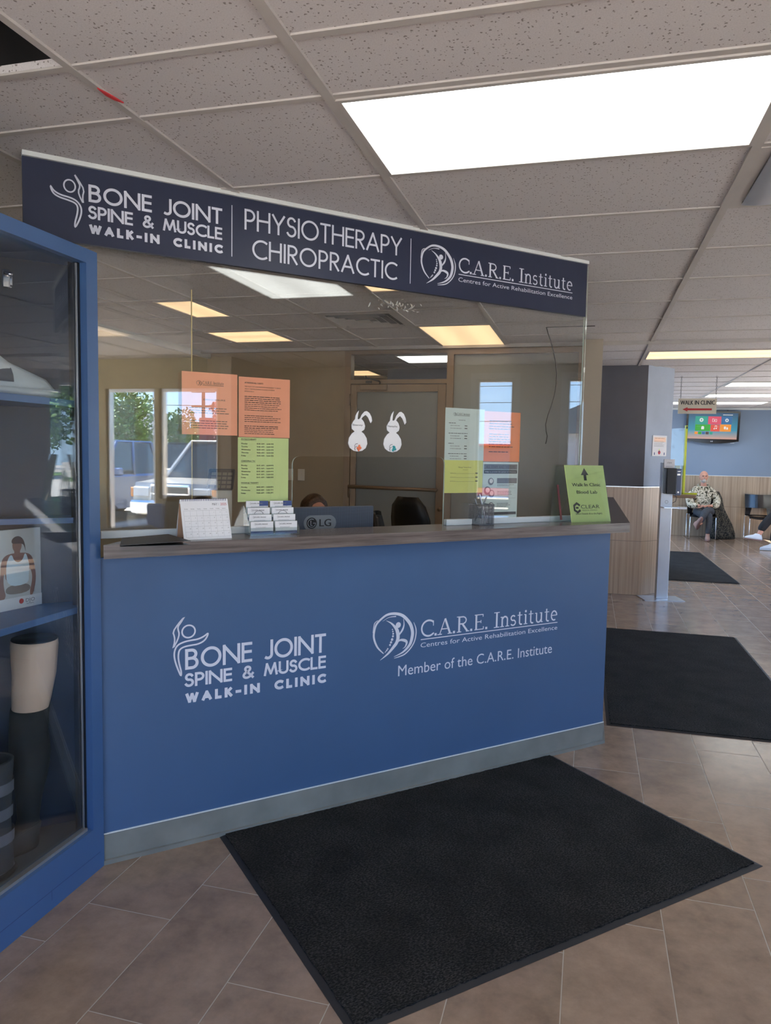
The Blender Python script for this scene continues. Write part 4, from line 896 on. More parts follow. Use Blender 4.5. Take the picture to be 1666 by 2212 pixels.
for i, dn in enumerate(['Sunday', 'Monday', 'Tuesday', 'Wednesday', 'Thursday', 'Friday', 'Saturday']): text(T0, dn, -.083 + i * .0245 + .010, H_ - .037, .0028, .014, y, 0, 'c')
d = 0
for r_ in range(5):
    for c_ in range(7):
        n_ = r_ * 7 + c_ - 3
        if 1 <= n_ <= 31: text(T0, str(n_), -.083 + c_ * .0245 + .017, H_ - .051 - r_ * .0195, .0036, None, y, 2)
for i in range(6): T0.box(-.083, .0885, y, y + .0001, H_ - .042 - i * .0195, H_ - .0416 - i * .0195, 2)
for i in range(8): T0.box(-.083 + i * .0245, -.0827 + i * .0245, y, y + .0001, H_ - .1395, H_ - .042, 2)
b.merge(T0, lambda p: slant(p)); b.build('printing', ['ink', 'ink_red', 'ink_grey'], t)
# business card holder with eight pockets of cards
t = thing('card_holder', 'clear acrylic tiered business card holder on the counter', 'card holder', cf(1.09, 2.82, ZT), R45 - rad(4))
HW_ = .205
b = MB()
for i in range(4):
    y_ = -.012 + i * .024; z_ = .0 + i * .026
    b.box(-HW_ / 2, HW_ / 2, y_ - .012, y_ - .010, 0 if i == 0 else z_ - .02, z_ + .030)
for x_ in (-HW_ / 2, -.001, HW_ / 2 - .002): b.prism([(-.026, 0), (-.026, .028), (.08, .118), (.08, 0)], x_, x_ + .002, 'yz')
b.box(-HW_ / 2, HW_ / 2, -.026, .08, 0, .002); b.build('tray', 'acrylic', t)
ncard = 0
for c_ in range(2):
    for i in range(4):
        x0_ = -.0985 + c_ * .1005; y_ = -.018 + i * .024; z_ = .004 + i * .026
        cb_ = MB().box(0, .092, 0, .008, 0, .050, c=.0008); navy_half = i == 3
        grp = 'business cards in the acrylic holder'
        row = ['front', 'second', 'third', 'back'][i]
        cd = thing('business_card_stack', 'stack of business cards in the %s row, %s side of the acrylic holder' % (row, ('left', 'right')[c_]), 'business cards', (0, 0, 0), 0, grp)
        cd.location = t.matrix_basis @ Vector((0, 0, 0)) if False else cf(1.09, 2.82, ZT)
        cd.rotation_euler = (0, 0, R45 - rad(4))
        cb_ = MB(); cb_.box(x0_, x0_ + .092, y_, y_ + .007, z_, z_ + .05); cb_.build('cards', 'paper_w', cd)
        pb = MB(); yy = y_ - .0004
        mini_logo(pb, x0_ + .018, z_ + .040, .045, yy, 1, .045, .009); bars(pb, x0_ + .02, x0_ + .075, z_ + .028, .0016, yy, 1, 2, .004)
        if i in (0, 2) : pb.box(x0_, x0_ + .092, yy, yy + .0002, z_, z_ + .012, 2)
        if i == 3: pb.box(x0_ + .055, x0_ + .092, yy, yy + .0002, z_ + .030, z_ + .05, 2)
        if i == 2: ribbon(pb, [(x0_ + .046 + .018 * math.cos(rad(a_)), z_ + .024 + .014 * math.sin(rad(a_))) for a_ in range(0, 181, 20)], yy, 1, False, .002)
        pb.build('printing', ['ink', 'ink_grey', 'ink_navy'], cd)
# mesh pen cup and pens
pcx = cf(2.175, 2.875, ZT)
t = thing('pen_cup', 'silver wire mesh pen cup standing on the counter', 'pen holder', pcx, R45)
cw, chh = .043, .098; b = MB()
for s_ in ((-1, 0), (1, 0), (0, -1), (0, 1)):
    pass
for i in range(15):
    v_ = -cw + 2 * cw * i / 14
    for a_ in (-cw, cw):
        b.box(v_ - .0007, v_ + .0007, a_ - .0006, a_ + .0006, .004, chh); b.box(a_ - .0006, a_ + .0006, v_ - .0007, v_ + .0007, .004, chh)
for i in range(17):
    z_ = .006 + (chh - .008) * i / 16
    for a_ in (-cw, cw): b.box(-cw, cw, a_ - .0005, a_ + .0005, z_ - .0006, z_ + .0006); b.box(a_ - .0005, a_ + .0005, -cw, cw, z_ - .0006, z_ + .0006)
b.build('mesh_wall', 'mesh', t)
b = MB()
for z_ in (.0025, chh): b.tube([(-cw, -cw, z_), (cw, -cw, z_), (cw, cw, z_), (-cw, cw, z_)], .0026, 6, closed=True, smooth=False)
b.build('rim', 'mesh', t); MB().box(-cw, cw, -cw, cw, 0, .002).build('base', 'mesh', t)
for i, (a, c_, mm, lb) in enumerate((((-.03, .02, .006), (.022, -.01, .135), 'grey', 'grey pen leaning left in the wire mesh cup'), ((.03, .0, .006), (-.022, -.01, .150), 'steel', 'silver pen leaning across in the wire mesh cup, tallest'), ((.03, .028, .006), (-.038, .005, .125), 'grey', 'grey pen at the back of the wire mesh cup'))):
    pn = MB(); A_ = Vector(a); B_ = Vector(c_); pn.tube([A_, A_ + (B_ - A_) * .06, A_ + (B_ - A_) * .1, B_ - (B_ - A_) * .05, B_], [.0008, .002, .0036, .0038, .003], 8)
    tag(pn.build('pen', mm, None, pcx, R45), lb, 'pen', 'pens in the cup')
# green sign in an acrylic stand
sx0 = cf(2.83, 2.80, ZT)
sdr = rad(-3)
t = thing('counter_sign', 'lime green sign with an upward arrow standing at the right end of the counter', 'sign', sx0, R45 + sdr)
W_ = .262; H_ = .292; lean = lambda p: (p[0] - .018 * p[2] / H_ , p[1] + .055 * p[2] / H_, p[2])
b = MB(); b.merge(MB().box(-W_ / 2, W_ / 2, .0, .002, 0, H_), lean); b.build('card', 'sign_green', t)
b = MB(); T0 = MB(); y = -.0012; c0 = 0
T0.add([(c0 - .005 - .024, y, H_ - .050), (c0 - .005 + .026, y, H_ - .050), (c0 - .003, y, H_ - .014)], [(0, 1, 2)], 0); T0.box(-.0125, .0055, y, y + .0001, H_ - .078, H_ - .049)
text(T0, 'Walk In Clinic', -.003, H_ - .108, .0165, .19, y, 0, 'c', bold=.0009); text(T0, 'Blood Lab', -.005, H_ - .146, .0165, .136, y, 0, 'c', bold=.0009)
text(T0, 'CLEAR', -.058, .070, .018, .125, y, 0); text(T0, 'MEDICAL IMAGING', -.052, .058, .0058, .10, y, 0)
hx = [(-.083 + .022 * math.cos(rad(30 + 60 * i)), .074 + .023 * math.sin(rad(30 + 60 * i))) for i in range(6)]
ribbon(T0, hx[0:1] + hx[1:5] + [hx[5]], y, 0, False, .011); T0.box(-.092, -.075, y - .0001, y, .070, .079)
text(T0, '(Back Outside & to the Right)', -.01, .040, .0075, .176, y, 0, 'c', bold=.0006)
b.merge(T0, lean); b.build('lettering', 'ink', t)
b = MB(); b.merge(MB().box(-W_ / 2, W_ / 2, -.0045, -.0025, 0, H_), lean); b.merge(MB().box(-W_ / 2, W_ / 2, .003, .005, 0, H_), lean)
b.box(-W_ / 2, W_ / 2, -.0045, .10, -.0, .002); b.build('acrylic_holder', 'acrylic', t)
t = thing('leaflet_stand', 'empty slanted clear acrylic leaflet stand left of the lime green sign', 'leaflet stand', cf(2.66, 2.86, ZT), R45 + rad(8))
b = MB(); b.merge(MB().box(-.07, .095, 0, .003, 0, .285), lambda p: (p[0] + .10 * p[2] / .285 * (1 if p[0] < 0 else .15) , p[1] + .05 * p[2] / .285, p[2])); b.box(-.07, .095, 0, .06, 0, .003); b.build('panel', 'acrylic', t)
b = MB(); b.merge(MB().box(.012, .026, -.003, -.001, .01, .19), lambda p: (p[0], p[1] + .05 * p[2] / .285, p[2])); b.build('marker_strip', MT.setdefault('maroon', mat('maroon_strip', lin((120, 66, 70)), .6)), t)
# sanitiser pump bottle behind the sign
t = thing('pump_bottle', 'hand pump bottle with white nozzle mostly hidden behind the lime green sign', 'pump bottle', (.02, 4.62, ZT))
prof = [(0.0, .032), (.16, .034), (.19, .022), (.205, .014)]
b = MB(); b.loft([[(r_ * math.cos(2 * PI * i / 20), r_ * math.sin(2 * PI * i / 20), z_) for i in range(20)] for z_, r_ in prof]); b.build('bottle', 'acrylic', t)
b = MB(); b.tube([(0, 0, .20), (0, 0, .255)], .008, 8); b.box(-.05, .016, -.009, .009, .25, .264, c=.003); b.build('pump', 'white_plastic', t)
tag(MB().box(-.012, .012, -.05, .05, 0, .26, c=.003).build('card_reader', 'black', None, (-.065, 4.6, ZT), rad(6)), 'thin black upright device behind the lime green sign', 'device')

# ================================================================== IN THE OFFICE
dk = thing('office_desk', 'low work desk behind the reception counter', 'desk', cf(1.7, 3.05, 0), R45)
b = MB(); b.box(-1.1, .95, .02, .62, .72, .75, c=.004); b.build('desk_top', 'beige', dk)
for x_ in (-1.05, .9): MB().box(x_ - .02, x_ + .02, .05, .58, 0, .72).build('side_panel', 'beige', dk)
# monitor seen from behind
t = thing('monitor', 'back of a dark patterned desktop monitor behind the counter opening', 'monitor', cf(1.485, 3.13, .75), R45 - rad(1))
b = MB(); b.box(-.235, .235, 0, .022, .12, .50, c=.004); b.box(-.14, .14, .02, .03, .2, .42, c=.006)
mm = mat('monitor_back', (.035, .042, .058), .45); n, l, p = nodes(mm)
tcn = n.new('ShaderNodeTexCoord'); vo = n.new('ShaderNodeTexVoronoi'); vo.inputs['Scale'].default_value = 190; vo.inputs['Randomness'].default_value = 0; l.new(tcn.outputs['Object'], vo.inputs['Vector'])
r_ = n.new('ShaderNodeValToRGB'); r_.color_ramp.elements[0].position = .25; r_.color_ramp.elements[1].position = .5; r_.color_ramp.elements[0].color = lin((50, 56, 66)) + (1,); r_.color_ramp.elements[1].color = lin((92, 100, 114)) + (1,); l.new(vo.outputs['Distance'], r_.inputs[0]); l.new(r_.outputs[0], p.inputs['Base Color'])
b.build('back_shell', mm, t)
b = MB(); b.box(-.02, .03, .02, .05, .02, .3); b.build('stand_neck', 'darkgrey', t); MB().box(-.12, .12, -.06, .16, 0, .015, c=.005).build('stand_foot', 'darkgrey', t)
b = MB(); y = -.0008
pl = [(-.092 + .036 * math.cos(rad(a_)), .425 + .036 * math.sin(rad(a_))) for a_ in range(90, 271, 15)] + [(.0 + .036 * math.cos(rad(a_)), .425 + .036 * math.sin(rad(a_))) for a_ in range(-90, 91, 15)]
b.flat(pl, y, 0); disc(b, -.088, .425, .026, y - .0003, 1, 24); ribbon(b, [(-.088 + .019 * math.cos(rad(a_)), .425 + .019 * math.sin(rad(a_))) for a_ in range(60, 361, 15)] + [(-.088 + .006, .425)], y - .0006, 2, False, .0024)
b.box(-.094, -.091, y - .0007, y - .0005, .413, .437, 2); b.box(-.091, -.083, y - .0007, y - .0005, .413, .4155, 2); text(b, 'LG', -.050, .409, .033, .058, y - .0004, 1, bold=.0022)
b.build('badge', ['grey', 'ink', 'steel'], t)
# payment keypad on its beige stand
t = thing('keypad_terminal', 'black keypad terminal tilted on a beige pedestal behind the left glass', 'terminal', cf(1.01, 3.25, .75), R45 - rad(14))
b = MB().box(-.045, .045, 0, .09, 0, .575, c=.004); b.build('pedestal', 'ivory', t)
b = MB(); tl = lambda p: (p[0] * .8 + .12 * (p[2]), p[1] + p[2] * .5, p[2] * .78)
b.merge(MB().box(-.085, .06, -.02, .02, 0, .12, c=.006), tl, 0); k2 = MB()
b.v = [(x_, y_, z_ + .575) for x_, y_, z_ in b.v]; b.build('keypad_body', 'black', t)
b = MB()
for i in range(4):
    for j in range(4): b.merge(MB().box(-.068 + i * .030, -.044 + i * .030, -.0225, -.0205, .012 + j * .024, .028 + j * .024), lambda p: (tl(p)[0], tl(p)[1], tl(p)[2] + .575))
b.build('keys', MT.setdefault('keycap', mat('olive_keycap', (.16, .15, .11), .5)), t)
b = MB(); b.ell((-.085, .05, .50), (.055, .05, .045), 14, 8); b.ell((-.12, .05, .44), (.07, .05, .03), 14, 8); b.build('handset', 'black', t)
# office swivel chairs
def office_chair(label, x, y, rz, h=0, tilt=0):
    t = thing('office_chair', label, 'office chair', (x, y, 0), rz)
    b = MB()
    for i in range(5):
        a_ = 2 * PI * i / 5; b.tube([(0, 0, .1), (.28 * math.cos(a_), .28 * math.sin(a_), .07)], [.025, .014], 6); b.ell((.28 * math.cos(a_), .28 * math.sin(a_), .03), (.03, .03, .03), 8, 6)
    b.build('wheel_base', 'black', t); MB().tube([(0, 0, .1), (0, 0, .45)], .025, 10).build('gas_lift', 'chrome', t)
    MB().box(-.24, .24, -.23, .23, .44, .51, c=.03).build('seat', 'black', t)
    rings = []
    for z_, w_, yy in ((.62, .16, .24), (.68, .2, .25), (.85, .215, .26), (1.0, .20, .29), (1.1, .17, .31), (1.14 + h, .10, .32)):
        rings.append([(w_ * c_, yy + .05 * (abs(c_) ** 2) * -1 + s_, z_) for c_, s_ in ((-1, -.012), (-.6, -.02), (0, -.025), (.6, -.02), (1, -.012), (1, .012), (.6, .012), (0, .008), (-.6, .012), (-1, .012))])
    MB().loft(rings).build('backrest', 'black', t)
    rings = [[(x_ * .7, y_ - .014, .66 + (z_ - .62) * .86) for x_, y_, z_ in r_] for r_ in rings]
    MB().loft(rings).build('back_pad', 'darkgrey', t)
    MB().box(-.03, .03, .2, .27, .47, .75, c=.008).build('back_support', 'black', t)
    return t
office_chair('black mesh-back office chair seen behind the glass left of the pen cup', -1.22, 5.85, rad(150), .03)
office_chair('black office chair mostly hidden, its low back just above the counter edge', -1.12, 4.86, rad(100), -.03)
# light switches
def switch(label, x, m):
    t = thing('light_switch', label, 'light switch', (x, OY, 1.275))
    MB().box(-.036, .036, -.007, 0, -.058, .058, c=.003).build('plate', m, t)
    MB().box(-.005, .005, -.02, -.006, -.010, .014).build('toggle', m, t)
    b = MB()
    for z_ in (-.03, .03): b.tube([(0, -.0085, z_), (0, -.006, z_)], .003, 6)
    b.build('screw', 'steel', t)
switch('ivory light switch on the taupe office wall, right one nearer the door', -2.785, 'ivory')
switch('ivory light switch on the taupe office wall, left one beside the green schedule', -2.905, 'ivory')

# ================================================================== FLOOR MATS
def mat_rug(label, cx, cy, w_, l_, rz, m='pile'):
    t = thing('floor_mat', label, 'floor mat', (cx, cy, 0), rz)
    b = MB(); x_, y_ = w_ / 2, l_ / 2; i_ = .022
    b.add([(-x_, -y_, 0.001), (x_, -y_, .001), (x_, y_, .001), (-x_, y_, .001), (-x_ + i_, -y_ + i_, .005), (x_ - i_, -y_ + i_, .005), (x_ - i_, y_ - i_, .005), (-x_ + i_, y_ - i_, .005)], [(3, 2, 1, 0), (4, 5, 6, 7), (0, 1, 5, 4), (1, 2, 6, 5), (2, 3, 7, 6), (3, 0, 4, 7)]); b.build('rubber_border', 'rubber', t)
    b = MB(); rnd = random.Random(int(cx * 100)); N = int((w_ - 2 * i_) / .006); P = []
    # slightly ragged pile edge
    xa, ya = x_ - i_, y_ - i_; R_ = []
    for (p0, p1) in (((-xa, -ya), (xa, -ya)), ((xa, -ya), (xa, ya)), ((xa, ya), (-xa, ya)), ((-xa, ya), (-xa, -ya))):
        L_ = math.hypot(p1[0] - p0[0], p1[1] - p0[1]); k_ = int(L_ / .012)
        nx, ny = (p1[1] - p0[1]) / L_, -(p1[0] - p0[0]) / L_
        for i in range(k_): s_ = rnd.uniform(-.002, .002); R_.append((p0[0] + (p1[0] - p0[0]) * i / k_ + nx * s_, p0[1] + (p1[1] - p0[1]) * i / k_ + ny * s_))
    b.prism(R_, .003, .010, 'xy'); b.build('pile', m, t)
mat_rug('large black mat lying against the front of the blue counter', -.335, 2.732, 1.71, 1.155, R45)
mat_rug('black mat right of the counter, the middle one of three', .70, 5.515, 1.13, 2.49, rad(0.6))
mat_rug('farthest black mat, on the waiting area floor beyond the sanitizer stand', 1.24, 11.27, 1.13, 3.09, rad(1))

# ================================================================== DISPLAY CABINET (front along x = -1.63, back on the counter diagonal)
cab = thing('display_cabinet', 'blue built-in glass display cabinet at the left edge of the photo', 'display cabinet', (-1.63, 1.2, 0), 0)
cy = 1.2; Y = lambda y_: y_ - cy
yb = lambda x: 2.87 * S2 + x            # y of the diagonal back plane at world x
def cbx(x0, x1, y0, y1, z0, z1): return (x0 + 1.63, x1 + 1.63, Y(y0), Y(y1), z0, z1)
y_s = .35
b = MB()
b.box(*cbx(-1.68, -1.63, 2.157, 2.214, .112, 2.158)); b.box(*cbx(-1.68, -1.63, y_s, 2.157, 2.112, 2.158)); b.box(*cbx(-1.68, -1.63, y_s, 2.157, .112, .166)); b.box(*cbx(-1.68, -1.63, y_s, y_s + .06, .166, 2.112))
b.build('front_frame', 'blue_cab', cab)
b = MB(); b.prism([(-.005, Y(y_s)), (-.005, Y(2.222)), (-.11, Y(2.295)), (-.62, Y(yb(-2.25) - .01)), (-.62, Y(y_s))], 0, .112, 'xy'); b.build('plinth', 'blue_cab', cab)
b = MB()
for y_ in (.75, 1.15, 1.55, 1.95): b.box(*cbx(-1.636, -1.6345, y_, y_ + .002, .03, .06))
b.box(*cbx(-1.636, -1.6342, y_s, 2.2, .062, .0635)); b.build('plinth_joint', 'ink_navy', cab)
B2 = [(-.05, Y(2.20)), (-.115, Y(2.295)), (-.62, Y(yb(-2.25) - .012)), (-.62, Y(y_s)), (-.05, Y(y_s))]
b = MB(); b.prism(B2, 2.135, 2.158, 'xy'); b.build('roof_panel', 'blue_cab', cab)
b = MB(); b.prism(B2, .112, .13, 'xy'); b.build('floor_panel', MT.setdefault('cabfloor', mat('grey_cabinet_floor', lin((92, 96, 104)), .5)), cab)
b = MB(); b.prism([(-.115, Y(yb(-1.745) - .012)), (-.62, Y(yb(-2.25) - .012)), (-.62, Y(yb(-2.25))), (-.115, Y(yb(-1.745)))], .112, 2.15, 'xy')
b.box(-.635, -.62, Y(y_s), Y(yb(-2.25)), .112, 2.15); b.box(-.62, -.05, Y(y_s) - .012, Y(y_s), .112, 2.15); b.build('back_panel', 'cabinner', cab)
b = MB(); b.box(*cbx(-1.72, -1.68, 2.180, 2.205, .13, 2.135)); b.build('end_panel', 'black', cab)
b = MB(); b.box(*cbx(-1.675, -1.655, 2.146, 2.156, .166, 2.112)); b.build('gasket', 'black', cab)
b = MB(); b.box(*cbx(-1.66, -1.655, 2.138, 2.143, .170, 2.108)); b.box(*cbx(-1.665, -1.645, y_s + .06, 2.146, .166, .176)); b.build('glass_trim', 'alum', cab)
MB().box(*cbx(-1.662, -1.656, y_s + .06, 2.146, .172, 2.112)).build('glass_door', 'cabinet_glass', cab)
b = MB(); b.box(*cbx(-1.70, -1.69, 2.178, 2.194, .14, 2.13)); b.build('shelf_standard', 'black', cab)
b = MB()
for i in range(60): z_ = .17 + i * .032; b.box(*cbx(-1.6895, -1.6885, 2.183, 2.188, z_, z_ + .006))
for z_ in (.66, 1.06, 1.34): b.ell((-1.68 + 1.63, Y(2.182), z_), (.006, .006, .008), 8, 6)
b.build('standard_holes', 'grey', cab)
for z_ in (.955, 1.66):
    SH = [(-.052, Y(y_s + .03)), (-.052, Y(2.172)), (-.11, Y(2.25)), (-.61, Y(yb(-2.24) - .03)), (-.61, Y(y_s + .03))]
    MB().prism(SH, z_ - .022, z_, 'xy').build('shelf', 'blue_cab', cab)
MB().prism([(-.075, Y(2.17)), (-.11, Y(yb(-1.74) - .03)), (-.61, Y(yb(-2.24) - .03)), (-.61, Y(1.95)), (-.3, Y(1.95))], 1.243, 1.262, 'xy').build('shelf', 'blue_cab', cab)
def hinge(y_, z_, x_=-1.90):
    b = MB(); b.box(-.012, .012, -.022, .022, -.03, .03, c=.004); b.tube([(-.004, -.02, .018), (.02, -.03, .014)], .008, 8); b.tube([(-.004, .02, -.018), (.018, .02, -.016)], .008, 8); b.box(.008, .02, -.012, .012, -.02, .02, c=.003)
    b.build('hinge', 'chrome', cab, (x_ + 1.63, Y(y_), z_), R45 + PI / 2 * -1 + PI / 2)
hinge(2.135, .172); hinge(2.10, 2.055)
# --- things in the cabinet
t = thing('mannequin_leg', 'mannequin leg in a black compression stocking standing in the bottom of the cabinet', 'mannequin leg', (-1.80, 2.085, .13), rad(-28))
def leg_ring(cx_, cy_, z_, rx, ry, n_=20): return [(cx_ + rx * math.cos(2 * PI * i / n_), cy_ + ry * math.sin(2 * PI * i / n_), z_) for i in range(n_)]
def LR(cx_, cy_, z_, rx, ry):
    f = min(1, max(0, (.62 - z_) / .25)); return leg_ring(cx_ * .8 + .012 * f, cy_ * .8 - .036 * f, z_, rx * .80, ry * .80)
MB().loft([LR(0, 0, .72, .099, .092), LR(0, 0, .70, .100, .094), LR(0, 0, .60, .092, .086), LR(0, 0, .52, .080, .078), LR(0, -.002, .455, .066, .066), LR(0, 0, .42, .05, .05)]).build('thigh', 'manikin', t)
MB().loft([LR(0, 0, .7205, .0985, .0915), LR(0, 0, .7235, .096, .09)], cap=True).build('cut_cap', 'black', t)
MB().loft([LR(0, -.002, .488, .078, .077), LR(0, -.002, .455, .0755, .0765), LR(0, .004, .40, .074, .077), LR(0, .012, .33, .076, .083), LR(0, .012, .26, .066, .071), LR(0, .006, .18, .048, .052), LR(0, .0, .11, .040, .044), LR(0, -.006, .075, .040, .052)]).build('stocking', 'stocking', t)
b = MB(); b.loft([LR(0, .0, .085, .041, .052), LR(0, -.02, .055, .042, .066), LR(0, -.045, .030, .044, .088), LR(0, -.055, .012, .044, .098), LR(0, -.055, .001, .040, .093)]); b.build('stocking_foot', 'stocking_toe', t)
def boot(name, label, cat, loc_, rz, s, m_shell, m_liner, m_sole, m_strap, kind):
    t = thing(name, label, cat, loc_, rz)
    sc = lambda R_: [(x_ * s, y_ * s, z_ * s) for x_, y_, z_ in R_]
    # shaft, opened at the top
    R_ = [leg_ring(0, .0, .03, .05, .07), leg_ring(0, .0, .10, .052, .068), leg_ring(0, .0, .20, .054, .062), leg_ring(0, .0, .34, .066, .068), leg_ring(0, .0, .42, .072, .074), leg_ring(0, 0, .42, .058, .060), leg_ring(0, 0, .12, .042, .05)]
    MB().loft([sc(r_) for r_ in R_], cap=False).build('shaft', m_shell, t)
    k_ = 1.38 if kind else 1.0
    F_ = [leg_ring(0, -.05 * k_ * 1.25 if kind else -.05, .022, .052, .12 * k_), leg_ring(0, -.06 * k_ * 1.25 if kind else -.06, .03, .056, .135 * k_), leg_ring(0, -.055 * k_ * 1.2 if kind else -.055, .06, .054, .125 * k_ * .96), leg_ring(0, -.035, .10, .050, .095), leg_ring(0, -.01, .13, .05, .07)]
    MB().loft([sc(r_) for r_ in F_]).build('foot', m_liner, t)
    S_ = [leg_ring(0, -.055 * k_ * k_, 0, .052, .13 * k_), leg_ring(0, -.06 * k_ * k_, .010, .060, .145 * k_), leg_ring(0, -.06 * k_ * k_, .026, .058, .142 * k_)]
    MB().loft([sc(r_) for r_ in S_]).build('sole', m_sole, t)
    for z_, ry_, rx_, cy_ in ((.30, .071, .068, 0), (.40, .078, .076, 0)) if kind else ((.15, .072, .059, 0), (.24, .068, .062, 0), (.33, .072, .069, 0)):
        MB().loft([sc(leg_ring(0, cy_, z_ - .02, rx_, ry_)), sc(leg_ring(0, cy_, z_ + .02, rx_ + .001, ry_ + .001))], cap=False).build('strap', m_strap, t)
    b = MB(); b.loft([[(x_ * s, y_ * s, z_ * s) for x_, y_, z_ in [(.062 * math.cos(a_) + 0, -.075 + q_, .04 + .065 * math.sin(a_)) for a_ in [PI * k_ / 10 for k_ in range(11)]]] for q_ in (-.035, .035)], cap=False); b.build('foot_strap', m_strap, t)
    return t
MT['boot_shell'] = mat('pale_grey_moulded_shell', lin((196, 200, 204)), .35); MT['boot_grey'] = mat('grey_boot_fabric', lin((96, 96, 104)), .8); MT['boot_dark'] = mat('dark_boot_fabric', (.03, .032, .038), .85)
t = boot('walking_boot', 'pale grey orthopaedic walking boot on the top shelf of the cabinet', 'medical boot', (-1.83, 1.85, 1.6605), rad(166), 1.06, 'boot_shell', 'boot_shell', 'boot_shell', 'boot_grey', 1)
for sx_ in (-1, 1):
    b = MB(); b.prism([(-.020, .06), (.024, .06), (.020, .25), (.022, .395), (.0, .405), (-.022, .395), (-.02, .25)], sx_ * .082 - .002, sx_ * .082 + .003, 'yz'); b.build('side_upright', 'boot_shell', t)
boot('dark_boot', 'dark laced support boot in the bottom left corner of the cabinet', 'medical boot', (-1.78, 1.86, .1305), rad(-20), .92, 'boot_dark', 'boot_grey', 'black', 'boot_grey', 0)
# display poster on the lower shelf
t = thing('display_poster', 'white cardboard display picturing a person in a white tank top, on the lower cabinet shelf', 'poster', (-1.862, 1.97, .9555), PI / 2 + rad(-10))
W_, H_ = .38, .30
b = MB().box(-.19, .19, 0, .012, 0, H_ - .03, c=.001); b.build('card', MT.setdefault('poster_bg', mat('poster_card', lin((196, 200, 202)), .35)), t)
MT['p_skin'] = mat('printed_skin', lin((138, 104, 98)), .4); MT['p_top'] = mat('printed_top', lin((206, 226, 238)), .4); MT['p_hair'] = mat('printed_hair', lin((70, 58, 66)), .4); MT['p_pants'] = mat('printed_trousers', lin((132, 126, 124)), .4)
b = MB(); cx_ = .095
def fl(P_, mi, y_=-.0006): b.flat([(cx_ + x_ * .86, z_ * .93) for x_, z_ in smooth_closed(P_, 3)], y_, mi)
fl([(-.055, .055), (.06, .055), (.055, .09), (-.05, .09)], 3)
fl([(-.05, .05), (-.078, .03), (-.085, .06), (-.075, .12), (-.072, .17), (-.06, .195), (-.03, .205), (.04, .203), (.066, .19), (.078, .16), (.086, .115), (.082, .08), (.07, .045), (.058, .035), (.055, .06), (.066, .09), (.068, .12), (.055, .15), (.05, .10), (-.05, .10), (-.055, .14), (-.062, .12), (-.06, .08)], 0)
fl([(-.048, .085), (.05, .085), (.052, .12), (.056, .15), (.05, .175), (.042, .197), (.034, .200), (.026, .178), (.006, .168), (-.014, .178), (-.022, .200), (-.034, .197), (-.05, .165)], 1, -.0009)
fl([(-.012, .195), (.014, .195), (.014, .222), (-.012, .222)], 0, -.0008)
b.flat([(cx_ + (.001 + .021 * math.cos(a_)) * .86, (.232 + .026 * math.sin(a_)) * .93) for a_ in [2 * PI * k_ / 18 for k_ in range(18)]], -.0010, 0)
fl([(-.022, .238), (.024, .238), (.034, .225), (.040, .200), (.036, .235), (.028, .254), (.010, .266), (-.012, .263), (-.024, .252)], 2, -.0013)
b.box(-.19, .19, -.0014, -.0012, 0, .04, 4); text(b, 'DJO', .125, .018, .012, .036, -.0016, 5); disc(b, .108, .024, .009, -.0016, 6, 16); text(b, 'GLOBAL', .128, .010, .004, .03, -.0016, 5)
b.build('picture', ['p_skin', 'p_top', 'p_hair', 'p_pants', 'paper_w', 'ink_grey', 'ink_red'], t)
t = thing('product_box', 'tall white product box standing on the middle cabinet shelf at the left edge', 'box', (-1.93, 1.99, 1.2625), PI / 2)
MB().box(-.16, -.0, 0, .08, 0, .30, c=.001).build('carton', 'paper_lg', t); MB().box(-.15, -.03, -.0012, -.0002, .02, .27).build('front_print', MT.setdefault('teal', mat('teal_print', (.02, .16, .2), .4)), t)
